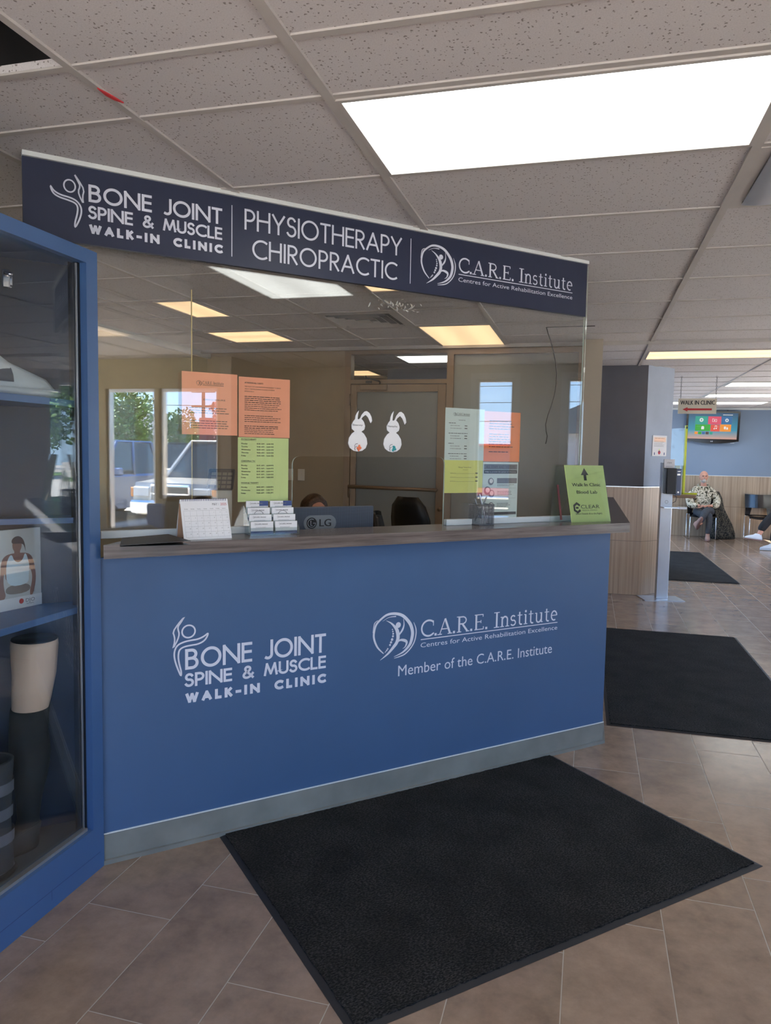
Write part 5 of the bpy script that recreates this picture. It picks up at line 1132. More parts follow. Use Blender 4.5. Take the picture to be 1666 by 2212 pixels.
# ================================================================== WAITING AREA
def waiting_chair(label, x, y, rz=0):
    t = thing('waiting_chair', label, 'chair', (x, y, 0), rz, 'black waiting room chairs')
    n = 12
    def surf(fn, th, z0=0):
        b = MB(); V1 = [fn(i / n, j / 6) for j in range(7) for i in range(n + 1)]
        V2 = [(p[0], p[1] + th[0], p[2] + th[1]) for p in V1]; k = len(V1)
        F = [(j * (n + 1) + i, j * (n + 1) + i + 1, (j + 1) * (n + 1) + i + 1, (j + 1) * (n + 1) + i) for j in range(6) for i in range(n)]
        b.add(V1 + V2, F + [tuple(q + k for q in f[::-1]) for f in F], 0, True)
        E_ = [j * (n + 1) for j in range(7)] + [6 * (n + 1) + i for i in range(1, n + 1)] + [j * (n + 1) + n for j in range(5, -1, -1)] + list(range(n - 1, 0, -1))
        b.add(V1 + V2, [(E_[i], E_[(i + 1) % len(E_)], E_[(i + 1) % len(E_)] + k, E_[i] + k) for i in range(len(E_))]); return b
    surf(lambda a, c: ((a - .5) * (.47 - .03 * c), -.21 + .43 * c, .455 - .02 * math.sin(PI * a) + (.012 if c > .1 else -.012)), (0, -.014)).build('seat', 'blackgloss', t)
    # back: solid upper shell plus two side straps leaving a slot above the seat
    b = surf(lambda a, c: ((a - .5) * (.47 + .02 * c), .235 - .05 * math.sin(PI * a) * -.8 + .05 * c, .60 + c * (.25 + .012 * (abs(a - .5) * 2) ** 2)), (.014, 0))
    for sx_ in (-1, 1): b.prism([(sx_ * .235, .46), (sx_ * .155, .46), (sx_ * .125, .605), (sx_ * .235, .605)], .215, .232, 'xz')
    b.prism([(-.235, .455), (.235, .455), (.235, .475), (-.235, .475)], .21, .23, 'xz'); b.build('backrest', 'blackgloss', t)
    for sx_ in (-1, 1):
        b = MB(); X_ = sx_ * .225
        b.tube([(X_ * .95, -.19, .44), (X_, -.20, .41), (X_ * 1.02, -.21, .02), (X_ * 1.02, -.19, .008), (X_ * 1.04, .20, .008), (X_ * 1.05, .225, .02), (X_ * 1.08, .20, .44), (X_ * 1.02, .18, .455)], .008, 8); b.build('leg_frame', 'chrome', t)
    return t
waiting_chair('black plastic waiting chair with the seated bearded person on it', 2.10, 15.22)
waiting_chair('empty black plastic waiting chair with chrome legs against the back wall', 3.13, 15.22)
waiting_chair('black waiting chair at the right edge, under the person in white shoes', 3.47, 13.70, rad(-90))
# TV
t = thing('television', 'black wall television showing coloured app tiles above the waiting area', 'television', (2.25, BY - .10, 2.135), rad(-3))
t.rotation_euler = (0, rad(1.0), rad(-3))
TW, TH = .475, .30
b = MB(); pts = [(-TW, TH), (TW, TH), (TW, -TH + .03)] + [(TW * (1 - 2 * i / 12), -TH - .025 * math.sin(PI * i / 12) + .03 * (1 - math.sin(PI * i / 12))) for i in range(13)] + [(-TW, -TH + .03)]
b.prism([(x_, z_) for x_, z_ in pts], 0, .05, 'xz'); b.build('bezel', 'blackgloss', t)
mm = D.materials.new('tv_screen'); mm.use_nodes = True; n, l, p = nodes(mm)
tcn = n.new('ShaderNodeTexCoord'); s_ = n.new('ShaderNodeSeparateXYZ'); l.new(tcn.outputs['Object'], s_.inputs[0]); cr_ = n.new('ShaderNodeValToRGB')
mr = n.new('ShaderNodeMapRange'); mr.inputs[1].default_value = -.24; mr.inputs[2].default_value = .26; l.new(s_.outputs['Z'], mr.inputs[0]); l.new(mr.outputs[0], cr_.inputs[0])
e = cr_.color_ramp.elements; e[0].position = 0; e[0].color = lin((226, 170, 150)) + (1,); e[1].position = 1; e[1].color = lin((20, 70, 110)) + (1,); k_ = e.new(.35); k_.color = lin((50, 150, 180)) + (1,); k_ = e.new(.12); k_.color = lin((170, 160, 160)) + (1,)
p.inputs['Base Color'].default_value = (.01, .01, .01, 1); p.inputs['Roughness'].default_value = .2; l.new(cr_.outputs[0], p.inputs['Emission Color']); p.inputs['Emission Strength'].default_value = .36; MT['tv'] = mm
MB().box(-.435, .435, -.003, -.001, -.235, .262).build('screen', 'tv', t)
def em(nm, c, st=.36):
    MT[nm] = mat(nm, (.01, .01, .01), .3, emit=lin(c), es=st); return nm
em('tile_teal', (20, 160, 140)); em('tile_pink', (226, 70, 100)); em('tile_blue', (16, 100, 160)); em('tile_green', (40, 170, 30)); em('tile_red', (232, 74, 50)); em('tile_orange', (246, 150, 30)); em('tile_white', (240, 240, 240)); em('tile_dark', (60, 40, 30))
for nm_, x0, x1, z0, z1 in (('tile_teal', -.315, -.095, .045, .195), ('tile_pink', -.085, .145, .045, .195), ('tile_blue', .155, .335, .055, .195), ('tile_green', -.31, -.04, -.085, .038), ('tile_red', -.035, .125, -.09, .038), ('tile_orange', .13, .325, -.09, .045)):
    MB().box(x0, x1, -.0045, -.003, z0, z1).build('app_tile', nm_, t)
b = MB(); y = -.0052
ribbon(b, [(-.205 + .028 * math.cos(rad(a_)), .125 + .03 * math.sin(rad(a_))) for a_ in range(0, 360, 24)], y, 0, True, .014)
for a_ in range(0, 360, 72): disc(b, -.205 + .016 * math.cos(rad(a_)), .125 + .016 * math.sin(rad(a_)), .006, y)
ribbon(b, [(-.01, .15), (.01, .15), (.02, .14), (.065, .14), (.065, .095), (-.01, .095)], y, 0, True, .006); disc(b, .028, .118, .012, y)
ribbon(b, [(.245 + .022 * math.cos(rad(a_)), .125 + .024 * math.sin(rad(a_))) for a_ in range(0, 360, 24)], y, 0, True, .016)
disc(b, -.175, -.018, .026, y); b.box(-.2, -.15, y, y + .0002, -.055, -.03)
disc(b, .03, -.04, .012, y); disc(b, .065, -.032, .012, y); b.box(.038, .042, y, y + .0002, -.04, .015); b.box(.073, .077, y, y + .0002, -.032, .022); b.box(.038, .077, y, y + .0002, .008, .02)
b.box(.2, .235, y, y + .0002, -.045, .005); b.box(.245, .27, y, y + .0002, -.05, -.01)
b.box(.17, .34, y, y + .0002, .222, .232)
for x0 in (-.255, .05): b.box(x0 - .03, x0 + .06, y, y + .0002, -.0, -.0 + .001)
b.build('app_icons', 'tile_white', t)
for i, nm_ in enumerate(('tile_orange', 'tile_green', 'tile_blue', 'tile_dark', 'tile_teal')):
    MB().box(-.315 + i * .066, -.258 + i * .066, -.0045, -.003, -.15, -.10).build('small_app_tile', nm_, t)
b = MB(); text(b, 'LG', -.02, -.288, .018, .04, -.0012); b.box(.40 - .07, .40, -.002, -.0005, -.31, -.302); b.build('brand_mark', 'steel', t)
MB().box(-.12, .12, .05, .085, -.1, .1).build('wall_bracket', 'black', t)
tag(MB().tube([(2.52, BY - .012, 2.42), (2.522, BY - .012, 2.49)], .006, 6).build('hanging_cable', 'darkgrey'), 'short dark cord running from the television up to the ceiling', 'cord')
# hanging clinic sign
t = thing('hanging_sign', 'cream hanging WALK IN CLINIC sign with a red left arrow on two chains', 'sign', (1.222, 9.68, 2.05))
MB().box(-.215, .215, 0, .012, 0, .182).build('sign_board', MT.setdefault('cream', mat('cream_sign_board', lin((214, 208, 190)), .5)), t)
b = MB(); text(b, 'WALK IN CLINIC', 0, .108, .050, .385, -.0015, 0, 'c', bold=.004)
b.add([(-.165, -.0015, .052), (-.108, -.0015, .026), (-.108, -.0015, .040), (.165, -.0015, .040), (.165, -.0015, .064), (-.108, -.0015, .064), (-.108, -.0015, .078)], [(0, 1, 2, 3, 4, 5, 6)], 1); b.build('lettering', ['ink', 'ink_red'], t)
for x_ in (-.19, .205):
    b = MB(); zz = .18
    i = 0
    while zz < .43:
        P_ = [(x_ + (.007 * math.cos(a_) if i % 2 else 0), .006 + (0 if i % 2 else .007 * math.cos(a_)), zz + .013 * (1 + math.sin(a_))) for a_ in [2 * PI * k_ / 8 for k_ in range(8)]]
        b.tube(P_, .0018, 4, closed=True); zz += .019; i += 1
    b.build('chain', 'darkgrey', t)
# notice on the slate column
fx, fy = .572, 8.52; dx, dy = .296, .34; ang = math.atan2(dy, dx)
t = thing('wall_poster', 'peach health poster taped to the lit face of the slate blue wall block', 'poster', (fx + dx * .26 + .003, fy + dy * .26 - .003, 1.53), ang)
b = MB().box(0, .245, -.002, 0, 0, .225); b.build('sheet', 'paper_w', t)
b = MB(); y = -.0024; b.box(.02, .225, y, y + .0001, .155, .205, 0); text(b, 'NOW AND ALWAYS', .04, .19, .008, .16, y - .0003, 1)
bars(b, .025, .22, .165, .003, y - .0003, 2, 3, .007); bars(b, .025, .22, .14, .004, y, 2, 5, .009, ww=(.7, 1)); disc(b, .12, .04, .022, y, 3, 14); disc(b, .12, .07, .010, y, 4, 10); disc(b, .12, .048, .009, y - .0003, 5, 8)
for x_ in (.03, .2): b.box(x_, x_ + .015, y, y + .0001, .012, .04, 5)
b.build('printing', ['paper_peach', 'ink', 'ink_grey', 'ink_red', 'paper_g', 'ink_navy'], t)
# hand sanitizer stand
t = thing('sanitizer_stand', 'silver floor-standing hand sanitizer dispenser beside the slate column', 'sanitizer stand', (.80, 8.40, 0), rad(14))
MB().prism([(-.22, -.14), (.20, -.14), (.20, .15), (-.22, .15)], 0, .008, 'xy').build('base_plate', 'steel', t)
b = MB(); b.box(-.062, .062, -.01, .015, .008, 1.46, c=.003); b.box(-.062, -.050, .0, .045, .008, 1.46); b.box(.05, .062, .0, .045, .008, 1.46); b.build('column', 'steel', t)
b = MB(); b.box(-.050, .062, -.03, -.011, 1.405, 1.498, c=.002); text(b, 'clyx', -.02, 1.455, .016, .05, -.0315, 1); bars(b, -.03, .045, 1.42, .004, -.0315, 1, 1); b.build('header_plate', ['paper_w', 'ink_grey'], t)
MB().box(-.045, .06, -.115, -.011, 1.135, 1.405, c=.006).build('dispenser', 'black', t)
b = MB(); b.box(.061, .115, -.10, -.015, 1.12, 1.40, c=.004); b.build('dispenser_panel', MT.setdefault('slateplastic', mat('slate_plastic', lin((88, 98, 122)), .35)), t)
b = MB(); b.box(.07, .10, -.1015, -.1005, 1.368, 1.376, 0); b.box(.068, .10, -.1015, -.1005, 1.33, 1.348, 0); disc(b, .085, 1.155, .009, -.1012, 0); b.build('panel_marks', 'tile_white', t)
b = MB(); b.box(-.06, .06, -.012, -.010, .995, 1.13, 0); ribbon(b, [(.0 + .016 * math.cos(rad(a_)), 1.045 + .016 * math.sin(rad(a_))) for a_ in range(0, 360, 30)], -.0125, 1, True, .003); b.build('icon_plate', ['steel', 'ink_grey'], t)
b = MB(); b.prism([(-.06, -.01), (-.06, -.12), (.14, -.16), (.15, -.10), (.06, -.01)], .985, .995, 'xy'); b.box(.085, .16, -.165, -.1, .98, 1.003, c=.002); b.build('drip_tray', 'steel', t)
MB().tube([(.07, .02, 1.13), (.12, .03, 1.10), (.11, .03, 1.05), (.05, .02, 1.02)], .004, 6).build('cable', 'darkgrey', t)
# small wall-hung desk with the yellow-edged shield
t = thing('triage_desk', 'narrow wooden counter behind the slate wall block holding the yellow-edged shield', 'counter', (1.0, 10.4, 0))
MB().box(-.3, .28, -.55, .8, 1.02, 1.06, c=.003).build('desk_top', MT.setdefault('desk_wood', mat('brown_laminate', lin((126, 100, 76)), .4)), t); MB().box(-.3, -.1, -.45, .75, 0, 1.02).build('pedestal', 'wains', t)
t = thing('acrylic_shield', 'clear acrylic sneeze shield with bright yellow edging beside the sanitizer stand', 'acrylic shield', (1.15, 9.98, 1.0605), rad(27))
YL = MT.setdefault('yellow_edge', mat('yellow_edging', lin((206, 214, 40)), .4))
MB().box(-.003, .003, .02, .48, .0, .83).build('panel', 'shield', t)
b = MB(); b.box(-.012, .012, -.005, .02, .0, .86); b.prism([(-.012, -.005), (.14, -.075), (.14, -.05), (-.012, .02)], .0, .022, 'xy'); b.build('edging', YL, t); MB().box(-.008, .008, -.007, -.004, .82, .85).build('corner_clip', 'black', t)
b = MB(); b.box(-.09, -.03, .05, .12, 0, .36); b.build('paper_stack', 'paper_lg', t)

# ================================================================== PEOPLE
def skin_mesh(V, E, Rr, root, sub=2):
    me = D.meshes.new('s'); me.from_pydata(V, E, []); ob = D.objects.new('s', me); COL.objects.link(ob)
    md = ob.modifiers.new('sk', 'SKIN'); sv = me.skin_vertices[0].data
    for i, r_ in enumerate(Rr): sv[i].radius = r_ if isinstance(r_, tuple) else (r_, r_); sv[i].use_root = i == root
    s2 = ob.modifiers.new('ss', 'SUBSURF'); s2.levels = sub; s2.render_levels = sub
    dg = bpy.context.evaluated_depsgraph_get(); ev = ob.evaluated_get(dg); m2 = ev.to_mesh()
    b = MB(); b.add([tuple(v.co) for v in m2.vertices], [tuple(p.vertices) for p in m2.polygons], 0, True)
    ev.to_mesh_clear(); D.objects.remove(ob); D.meshes.remove(me); return b
def chain(segs):
    # segs: list of polylines [(point, radius)...]; shared points merge
    V, R_, E = [], [], []
    def idx(p, r_):
        for i, q in enumerate(V):
            if (Vector(q) - Vector(p)).length < 1e-5: return i
        V.append(p); R_.append(r_); return len(V) - 1
    for s_ in segs:
        ids = [idx(p, r_) for p, r_ in s_]
        for a, c in zip(ids, ids[1:]): E.append((a, c))
    return V, E, R_
def head(b, c, yaw=0, s=1.0, pitch=0):
    # head about 0.23 m high, facing -Y: cranium, brow, eye sockets, nose, lips, chin, ears in one surface
    R_ = Matrix.Rotation(yaw, 3, 'Z') @ Matrix.Rotation(pitch, 3, 'X')
    def fn(p):
        x, y, z = p; f = max(0, -y)
        j = 1.0
        if z < -.1: j = 1 - .30 * (-z - .1) / .9          # jaw narrows
        if y > 0: y *= 1.12 if z > -.3 else .9
        X_, Y_, Z_ = x * j, y * (.98 if z > 0 else .98 - .12 * (-z)), z
        g = lambda cx, cz, w_, h, a: a * math.exp(-((x - cx) / w_) ** 2 - ((z - cz) / h) ** 2) * (1 if p[1] < 0 else 0)
        Y_ -= g(0, -.14, .11, .16, .20) + g(0, .0, .07, .18, .08)      # nose
        Y_ += g(-.30, .08, .17, .09, .11) + g(.30, .08, .17, .09, .11) # sockets
        Y_ -= g(-.28, .22, .24, .06, .05) + g(.28, .22, .24, .06, .05) # brow
        Y_ -= g(0, -.43, .2, .05, .06) + g(0, -.74, .22, .12, .08)     # lips, chin
        Y_ += g(0, -.36, .2, .03, .03)
        return (X_, Y_, Z_)
    b.ell(c, (.080 * s, .094 * s, .114 * s), 40, 32, 0, R_, fn)
    for sx_ in (-1, 1):
        e_ = R_ @ Vector((sx_ * .073 * s, .008 * s, -.004 * s)); b.ell(Vector(c) + e_, (.010 * s, .018 * s, .030 * s), 10, 8, 0, R_)
def eyes(c, yaw, s, parent, pitch=0):
    R_ = Matrix.Rotation(yaw, 3, 'Z') @ Matrix.Rotation(pitch, 3, 'X'); b = MB()
    for sx_ in (-1, 1):
        q = Vector(c) + R_ @ Vector((sx_ * .026 * s, -.078 * s, .010 * s)); b.ell(q, (.012 * s, .007 * s, .0055 * s), 10, 6, 0, R_)
    b.build('eyes', 'ink', parent)
def hand(b, wrist, d, side, up_=(0, 0, 1), s=1.0, curl=.9):
    # palm and five separate curled fingers; d = direction from the wrist
    d = Vector(d).normalized(); u_ = Vector(up_); n_ = d.cross(u_).normalized() * side; u_ = n_.cross(d).normalized() * side
    W_ = Vector(wrist); segs = [[(tuple(W_), (.022 * s, .016 * s)), (tuple(W_ + d * .035 * s), (.030 * s, .014 * s)), (tuple(W_ + d * .075 * s), (.034 * s, .013 * s))]]
    V, E, R_ = chain(segs); b.merge(skin_mesh(V, E, R_, 0, 2))
    for i, L_ in enumerate((.066, .074, .070, .056)):
        o_ = W_ + d * .070 * s + n_ * (.027 - .018 * i) * s; P_ = [o_]; dd = d.copy()
        for k_, f in enumerate((.45, .3, .25)):
            dd = (Matrix.Rotation(curl * .55, 3, n_) @ dd) if k_ else dd; P_.append(P_[-1] + dd * L_ * f * s)
        b.tube(P_, [.0085 * s, .0085 * s, .008 * s, .006 * s], 8)
    o_ = W_ + d * .02 * s + n_ * .026 * s; t_ = (d + n_ * .9).normalized()
    b.tube([o_, o_ + t_ * .03 * s, o_ + t_ * .03 * s + (d + n_ * .2).normalized() * .028 * s], [.011 * s, .010 * s, .008 * s], 8)
# seated bearded man, legs crossed, hands together in the lap
mx, my = 2.115, 15.16
t = thing('person', 'bald bearded person in a camouflage hoodie seated with crossed legs and folded hands', 'person', (mx, my, 0), rad(4))
b = MB()
segs = [[((0, .10, .52), (.13, .10)), ((0, .11, .66), (.125, .095)), ((0, .10, .86), (.13, .09)), ((0, .085, .99), (.065, .055)), ((-.005, .07, 1.05), (.050, .050)), ((-.012, .055, 1.10), (.048, .05))],
        [((0, .10, .52), (.13, .10)), ((.10, .0, .51), .075), ((.10, -.17, .53), .07), ((-.02, -.34, .56), .060), ((-.10, -.40, .40), .045), ((-.135, -.40, .29), .035)],
        [((0, .10, .52), (.13, .10)), ((-.09, .0, .50), .075), ((-.07, -.17, .485), .07), ((.04, -.34, .47), .058), ((.03, -.36, .26), .046), ((.02, -.37, .09), .032)],
        [((0, .10, .86), (.13, .09)), ((.14, .10, .90), .042), ((.235, .06, .76), .045), ((.20, -.05, .63), .038), ((.08, -.17, .64), .026)],
        [((0, .10, .86), (.13, .09)), ((-.14, .10, .90), .042), ((-.24, .06, .76), .045), ((-.22, -.05, .62), .038), ((-.09, -.18, .64), .026)]]
V, E, R_ = chain(segs); b.merge(skin_mesh(V, E, R_, 0))
head(b, (-.015, .03, 1.175), rad(-4), .98)
hand(b, (-.085, -.185, .645), (1, -.35, -.15), 1, (0, 0, 1)); hand(b, (.075, -.175, .645), (-1, -.55, -.1), -1, (0, 0, 1))
b.build('body', 'skin', t); eyes((-.015, .03, 1.175), rad(-4), .98, t)
b = MB()
for sx_ in (-1, 1): b.tube([(-.015 + sx_ * .012, -.060, 1.197), (-.015 + sx_ * .03, -.062, 1.202), (-.015 + sx_ * .048, -.048, 1.196)], [.003, .004, .002], 6)
b.build('eyebrows', MT.setdefault('brow', mat('grey_brow_hair', (.18, .14, .12), .8)), t)
b = MB(); 
def beardfn(p): return p
R4 = Matrix.Rotation(rad(-4), 3, 'Z')
def jaw(p):
    x, y, z = p
    return (x * (1 - .35 * max(0, -z)), y * (1.0 if y < 0 else .35) - .05, min(z, .62 - 1.15 * abs(x)) if y < -.2 else min(z, .5))
b.ell((-.013, .030, 1.108), (.064, .078, .052), 32, 20, 0, R4, jaw)
b.ell((-.017, -.050, 1.136), (.028, .010, .007), 12, 8, 0, R4)      # moustache
b.build('beard', 'beard', t)
segs = [[((0, .10, .56), (.155, .125)), ((0, .11, .68), (.165, .125)), ((0, .105, .84), (.175, .13)), ((0, .095, .94), (.135, .105)), ((-.003, .08, 1.0), (.078, .075))],
        [((0, .105, .84), (.175, .13)), ((.150, .10, .925), .095), ((.25, .06, .76), .075), ((.215, -.06, .64), .068), ((.115, -.15, .64), .045)],
        [((0, .105, .84), (.175, .13)), ((-.150, .10, .925), .095), ((-.255, .06, .76), .078), ((-.235, -.05, .63), .075), ((-.125, -.16, .64), .048)]]
V, E, R_ = chain(segs); skin_mesh(V, E, R_, 0).build('hoodie', 'camo', t)
b = MB(); b.tube([(.085 * math.cos(a_) - .003, .095 + .075 * math.sin(a_), 1.0 + .03 * math.sin(a_)) for a_ in [2 * PI * k_ / 20 for k_ in range(20)]], .026, 10, closed=True); b.build('hood_collar', 'camo', t)
segs = [[((0, .10, .50), (.15, .115)), ((.10, .0, .51), .088), ((.10, -.17, .535), .082), ((-.02, -.345, .565), .072), ((-.10, -.405, .41), .056), ((-.132, -.405, .325), .05)],
        [((0, .10, .50), (.15, .115)), ((-.09, .0, .50), .088), ((-.07, -.17, .485), .082), ((.04, -.345, .475), .07), ((.03, -.365, .27), .058), ((.02, -.37, .115), .048)]]
V, E, R_ = chain(segs); skin_mesh(V, E, R_, 0).build('trousers', 'jeans', t)
def shoe(b, pos, yaw, pitch=0, s=1.0, mi=0, ms=1):
    R_ = Matrix.Rotation(yaw, 3, 'Z') @ Matrix.Rotation(pitch, 3, 'X'); P_ = Vector(pos)
    def ring(cy_, z_, rx, ry): return [tuple(P_ + R_ @ Vector((rx * math.cos(a_) * s * (1 if math.sin(a_) > -.2 else .92), (cy_ + ry * math.sin(a_)) * s, z_ * s))) for a_ in [2 * PI * k_ / 20 for k_ in range(20)]]
    b.loft([ring(-.07, 0, .040, .138), ring(-.07, .022, .046, .145)], ms)
    b.loft([ring(-.07, .020, .045, .142), ring(-.07, .045, .044, .138), ring(-.045, .070, .040, .105), ring(-.015, .092, .037, .066), ring(-.003, .115, .035, .050)], mi)
b = MB(); shoe(b, (.02, -.36, .005), rad(-12)); b.build('shoe', ['shoe_pink', MT.setdefault('gum', mat('brown_gum_sole', lin((130, 98, 90)), .6))], t)
b = MB(); shoe(b, (-.155, -.40, .255), rad(25), rad(-58)); b.build('shoe', ['shoe_pink', 'gum'], t)
# dark camouflage coat hung over the chair's side and reaching the floor
b = MB(); rings = []
for z_, cx_, rx, ry in ((.90, .21, .06, .05), (.78, .25, .08, .06), (.62, .27, .10, .07), (.45, .30, .14, .09), (.28, .33, .19, .10), (.12, .345, .225, .11), (.01, .35, .235, .11)):
    rings.append([(cx_ + rx * math.cos(a_) * (1 + .10 * math.sin(5 * a_ + z_ * 9)), .10 + ry * math.sin(a_) * (1 + .18 * math.sin(6 * a_ + z_ * 5)), z_) for a_ in [2 * PI * k_ / 36 for k_ in range(36)]])
b.loft(rings); tag(b.build('draped_coat', 'camo_dark', None, (mx, my, 0)), 'dark camouflage coat draped over the chair beside the bearded person', 'coat')
# person at the right edge of the photo: black trousers, white trainers, facing left
px, py = 3.45, 13.70
t = thing('person', 'person in black trousers and white trainers seated at the right edge, legs in view', 'person', (px, py, 0), rad(-90))
b = MB()
segs = [[((0, .10, .52), (.13, .10)), ((0, .12, .68), (.125, .095)), ((0, .12, .88), (.14, .095)), ((0, .10, 1.02), (.06, .055)), ((0, .08, 1.12), (.048, .05))],
        [((0, .10, .52), (.13, .10)), ((.10, .0, .51), .078), ((.10, -.2, .52), .072), ((.08, -.38, .50), .062), ((.07, -.42, .28), .048), ((.06, -.44, .09), .034)],
        [((0, .10, .52), (.13, .10)), ((-.09, .0, .54), .078), ((-.03, -.2, .60), .072), ((.03, -.42, .62), .062), ((.06, -.60, .40), .048), ((.07, -.68, .22), .034)],
        [((0, .12, .88), (.14, .095)), ((.16, .12, .94), .055), ((.22, .06, .74), .042), ((.16, -.12, .66), .034), ((.07, -.2, .67), .025)],
        [((0, .12, .88), (.14, .095)), ((-.16, .12, .94), .055), ((-.22, .06, .74), .042), ((-.16, -.12, .68), .034), ((-.07, -.2, .69), .025)]]
V, E, R_ = chain(segs); b.merge(skin_mesh(V, E, R_, 0)); head(b, (0, .06, 1.22), 0, .98)
hand(b, (.07, -.2, .67), (-1, -.4, 0), -1); hand(b, (-.07, -.2, .69), (1, -.4, 0), 1); b.build('body', 'skin', t); eyes((0, .06, 1.22), 0, .98, t)
segs = [[((0, .10, .60), (.15, .12)), ((0, .12, .70), (.15, .12)), ((0, .12, .88), (.155, .11)), ((0, .10, .99), (.08, .075))],
        [((0, .12, .88), (.155, .11)), ((.16, .12, .94), .07), ((.225, .06, .74), .06), ((.16, -.12, .66), .046)], [((0, .12, .88), (.155, .11)), ((-.16, .12, .94), .07), ((-.225, .06, .74), .06), ((-.16, -.12, .68), .046)]]
V, E, R_ = chain(segs); skin_mesh(V, E, R_, 0).build('sweater', 'darkgrey', t)
segs = [[((0, .10, .50), (.15, .115)), ((.10, .0, .51), .09), ((.10, -.2, .52), .085), ((.08, -.39, .505), .078), ((.07, -.42, .30), .070), ((.06, -.43, .13), .068)],
        [((0, .10, .50), (.15, .115)), ((-.09, .0, .54), .09), ((-.03, -.2, .60), .085), ((.03, -.43, .625), .078), ((.055, -.585, .43), .072), ((.062, -.655, .31), .07)]]
V, E, R_ = chain(segs); skin_mesh(V, E, R_, 0).build('trousers', 'trousers', t)
b = MB(); shoe(b, (.06, -.43, .005), rad(5)); b.build('shoe', ['shoe_white', 'shoe_white'], t)
b = MB(); shoe(b, (.07, -.68, .16), rad(5), rad(-6)); b.build('shoe', ['shoe_white', 'gum'], t)
b = MB(); b.ell((0, .075, 1.245), (.088, .105, .115), 20, 14, 0, None, lambda p: (p[0], max(p[1], -.55), max(p[2], -.35))); b.build('hair', 'hair_brown', t)
# receptionist behind the monitor
t = thing('person', 'seated receptionist behind the monitor, only the top of the brown hair in view', 'person', (-1.67, 4.42, 0), R45)
b = MB()
segs = [[((0, .10, .50), (.13, .10)), ((0, .12, .66), (.115, .09)), ((0, .12, .82), (.13, .09)), ((0, .09, .95), (.05, .05)), ((0, .05, 1.0), (.046, .048))],
        [((0, .10, .50), (.13, .10)), ((.10, .0, .49), .078), ((.10, -.36, .48), .062), ((.10, -.38, .26), .048), ((.10, -.38, .08), .034)],
        [((0, .10, .50), (.13, .10)), ((-.10, .0, .49), .078), ((-.10, -.36, .48), .062), ((-.10, -.38, .26), .048), ((-.10, -.38, .08), .034)],
        [((0, .12, .82), (.13, .09)), ((.15, .12, .87), .05), ((.21, .02, .68), .04), ((.12, -.16, .74), .026)], [((0, .12, .82), (.13, .09)), ((-.15, .12, .87), .05), ((-.21, .02, .68), .04), ((-.12, -.16, .74), .026)]]
V, E, R_ = chain(segs); b.merge(skin_mesh(V, E, R_, 0)); head(b, (0, .0, 1.095), 0, .95, rad(18)); hand(b, (.12, -.16, .755), (-.3, -1, 0), -1); hand(b, (-.12, -.16, .755), (.3, -1, 0), 1); b.build('body', 'skin', t)
b = MB(); b.ell((0, .018, 1.12), (.092, .112, .122), 28, 20, 0, None, lambda p: (p[0] * (1 + .03 * math.sin(p[2] * 14)), max(p[1], -.62) * (1 + .03 * math.sin(p[0] * 22)), max(p[2], -.75))); b.loft([leg_ring(0, .05, z_, .085 - .02 * k_, .07 - .015 * k_) for k_, z_ in enumerate((1.08, 1.0, .92))]); b.build('hair', 'hair_brown', t)
segs = [[((0, .10, .52), (.15, .12)), ((0, .12, .66), (.14, .11)), ((0, .12, .82), (.15, .105)), ((0, .095, .92), (.075, .07))],
        [((0, .12, .82), (.15, .105)), ((.15, .12, .87), .065), ((.215, .02, .69), .055), ((.13, -.13, .74), .036)], [((0, .12, .82), (.15, .105)), ((-.15, .12, .87), .065), ((-.215, .02, .69), .055), ((-.13, -.13, .74), .036)]]
V, E, R_ = chain(segs); skin_mesh(V, E, R_, 0).build('blouse', 'ink_navy', t)
segs = [[((0, .10, .49), (.15, .115)), ((.10, .0, .49), .088), ((.10, -.36, .485), .072), ((.10, -.38, .12), .055)], [((0, .10, .49), (.15, .115)), ((-.10, .0, .49), .088), ((-.10, -.36, .485), .072), ((-.10, -.38, .12), .055)]]
V, E, R_ = chain(segs); skin_mesh(V, E, R_, 0).build('trousers', 'trousers', t)
for sx_ in (-.1, .1):
    b = MB(); shoe(b, (sx_, -.38, .005), 0); b.build('shoe', ['black', 'black'], t)
office_chair('office chair under the seated receptionist, hidden behind the monitor', -1.67, 4.42, R45, -.20)

# chairs by the lobby windows, seen mirrored in the reception glass
MT['blueseat'] = mat('blue_grey_fabric', lin((92, 112, 150)), .8)
def lobby_chair(label, x, y, rz):
    t = thing('lobby_chair', label, 'chair', (x, y, 0), rz)
    MB().box(-.24, .24, -.23, .22, .42, .48, c=.02).build('seat', 'blueseat', t); MB().box(-.24, .24, .20, .25, .50, .92, c=.02).build('backrest', 'blueseat', t)
    for sx_ in (-.22, .22):
        for yy in (-.2, .22): MB().tube([(sx_, yy, 0), (sx_, yy, .44)], .012, 8).build('leg', 'darkgrey', t)
lobby_chair('blue grey lobby chair by the right window, seen mirrored in the glass', 2.72, -.25, rad(-90))
lobby_chair('blue grey lobby chair by the left window, seen mirrored in the glass', 2.72, -1.35, rad(-90))

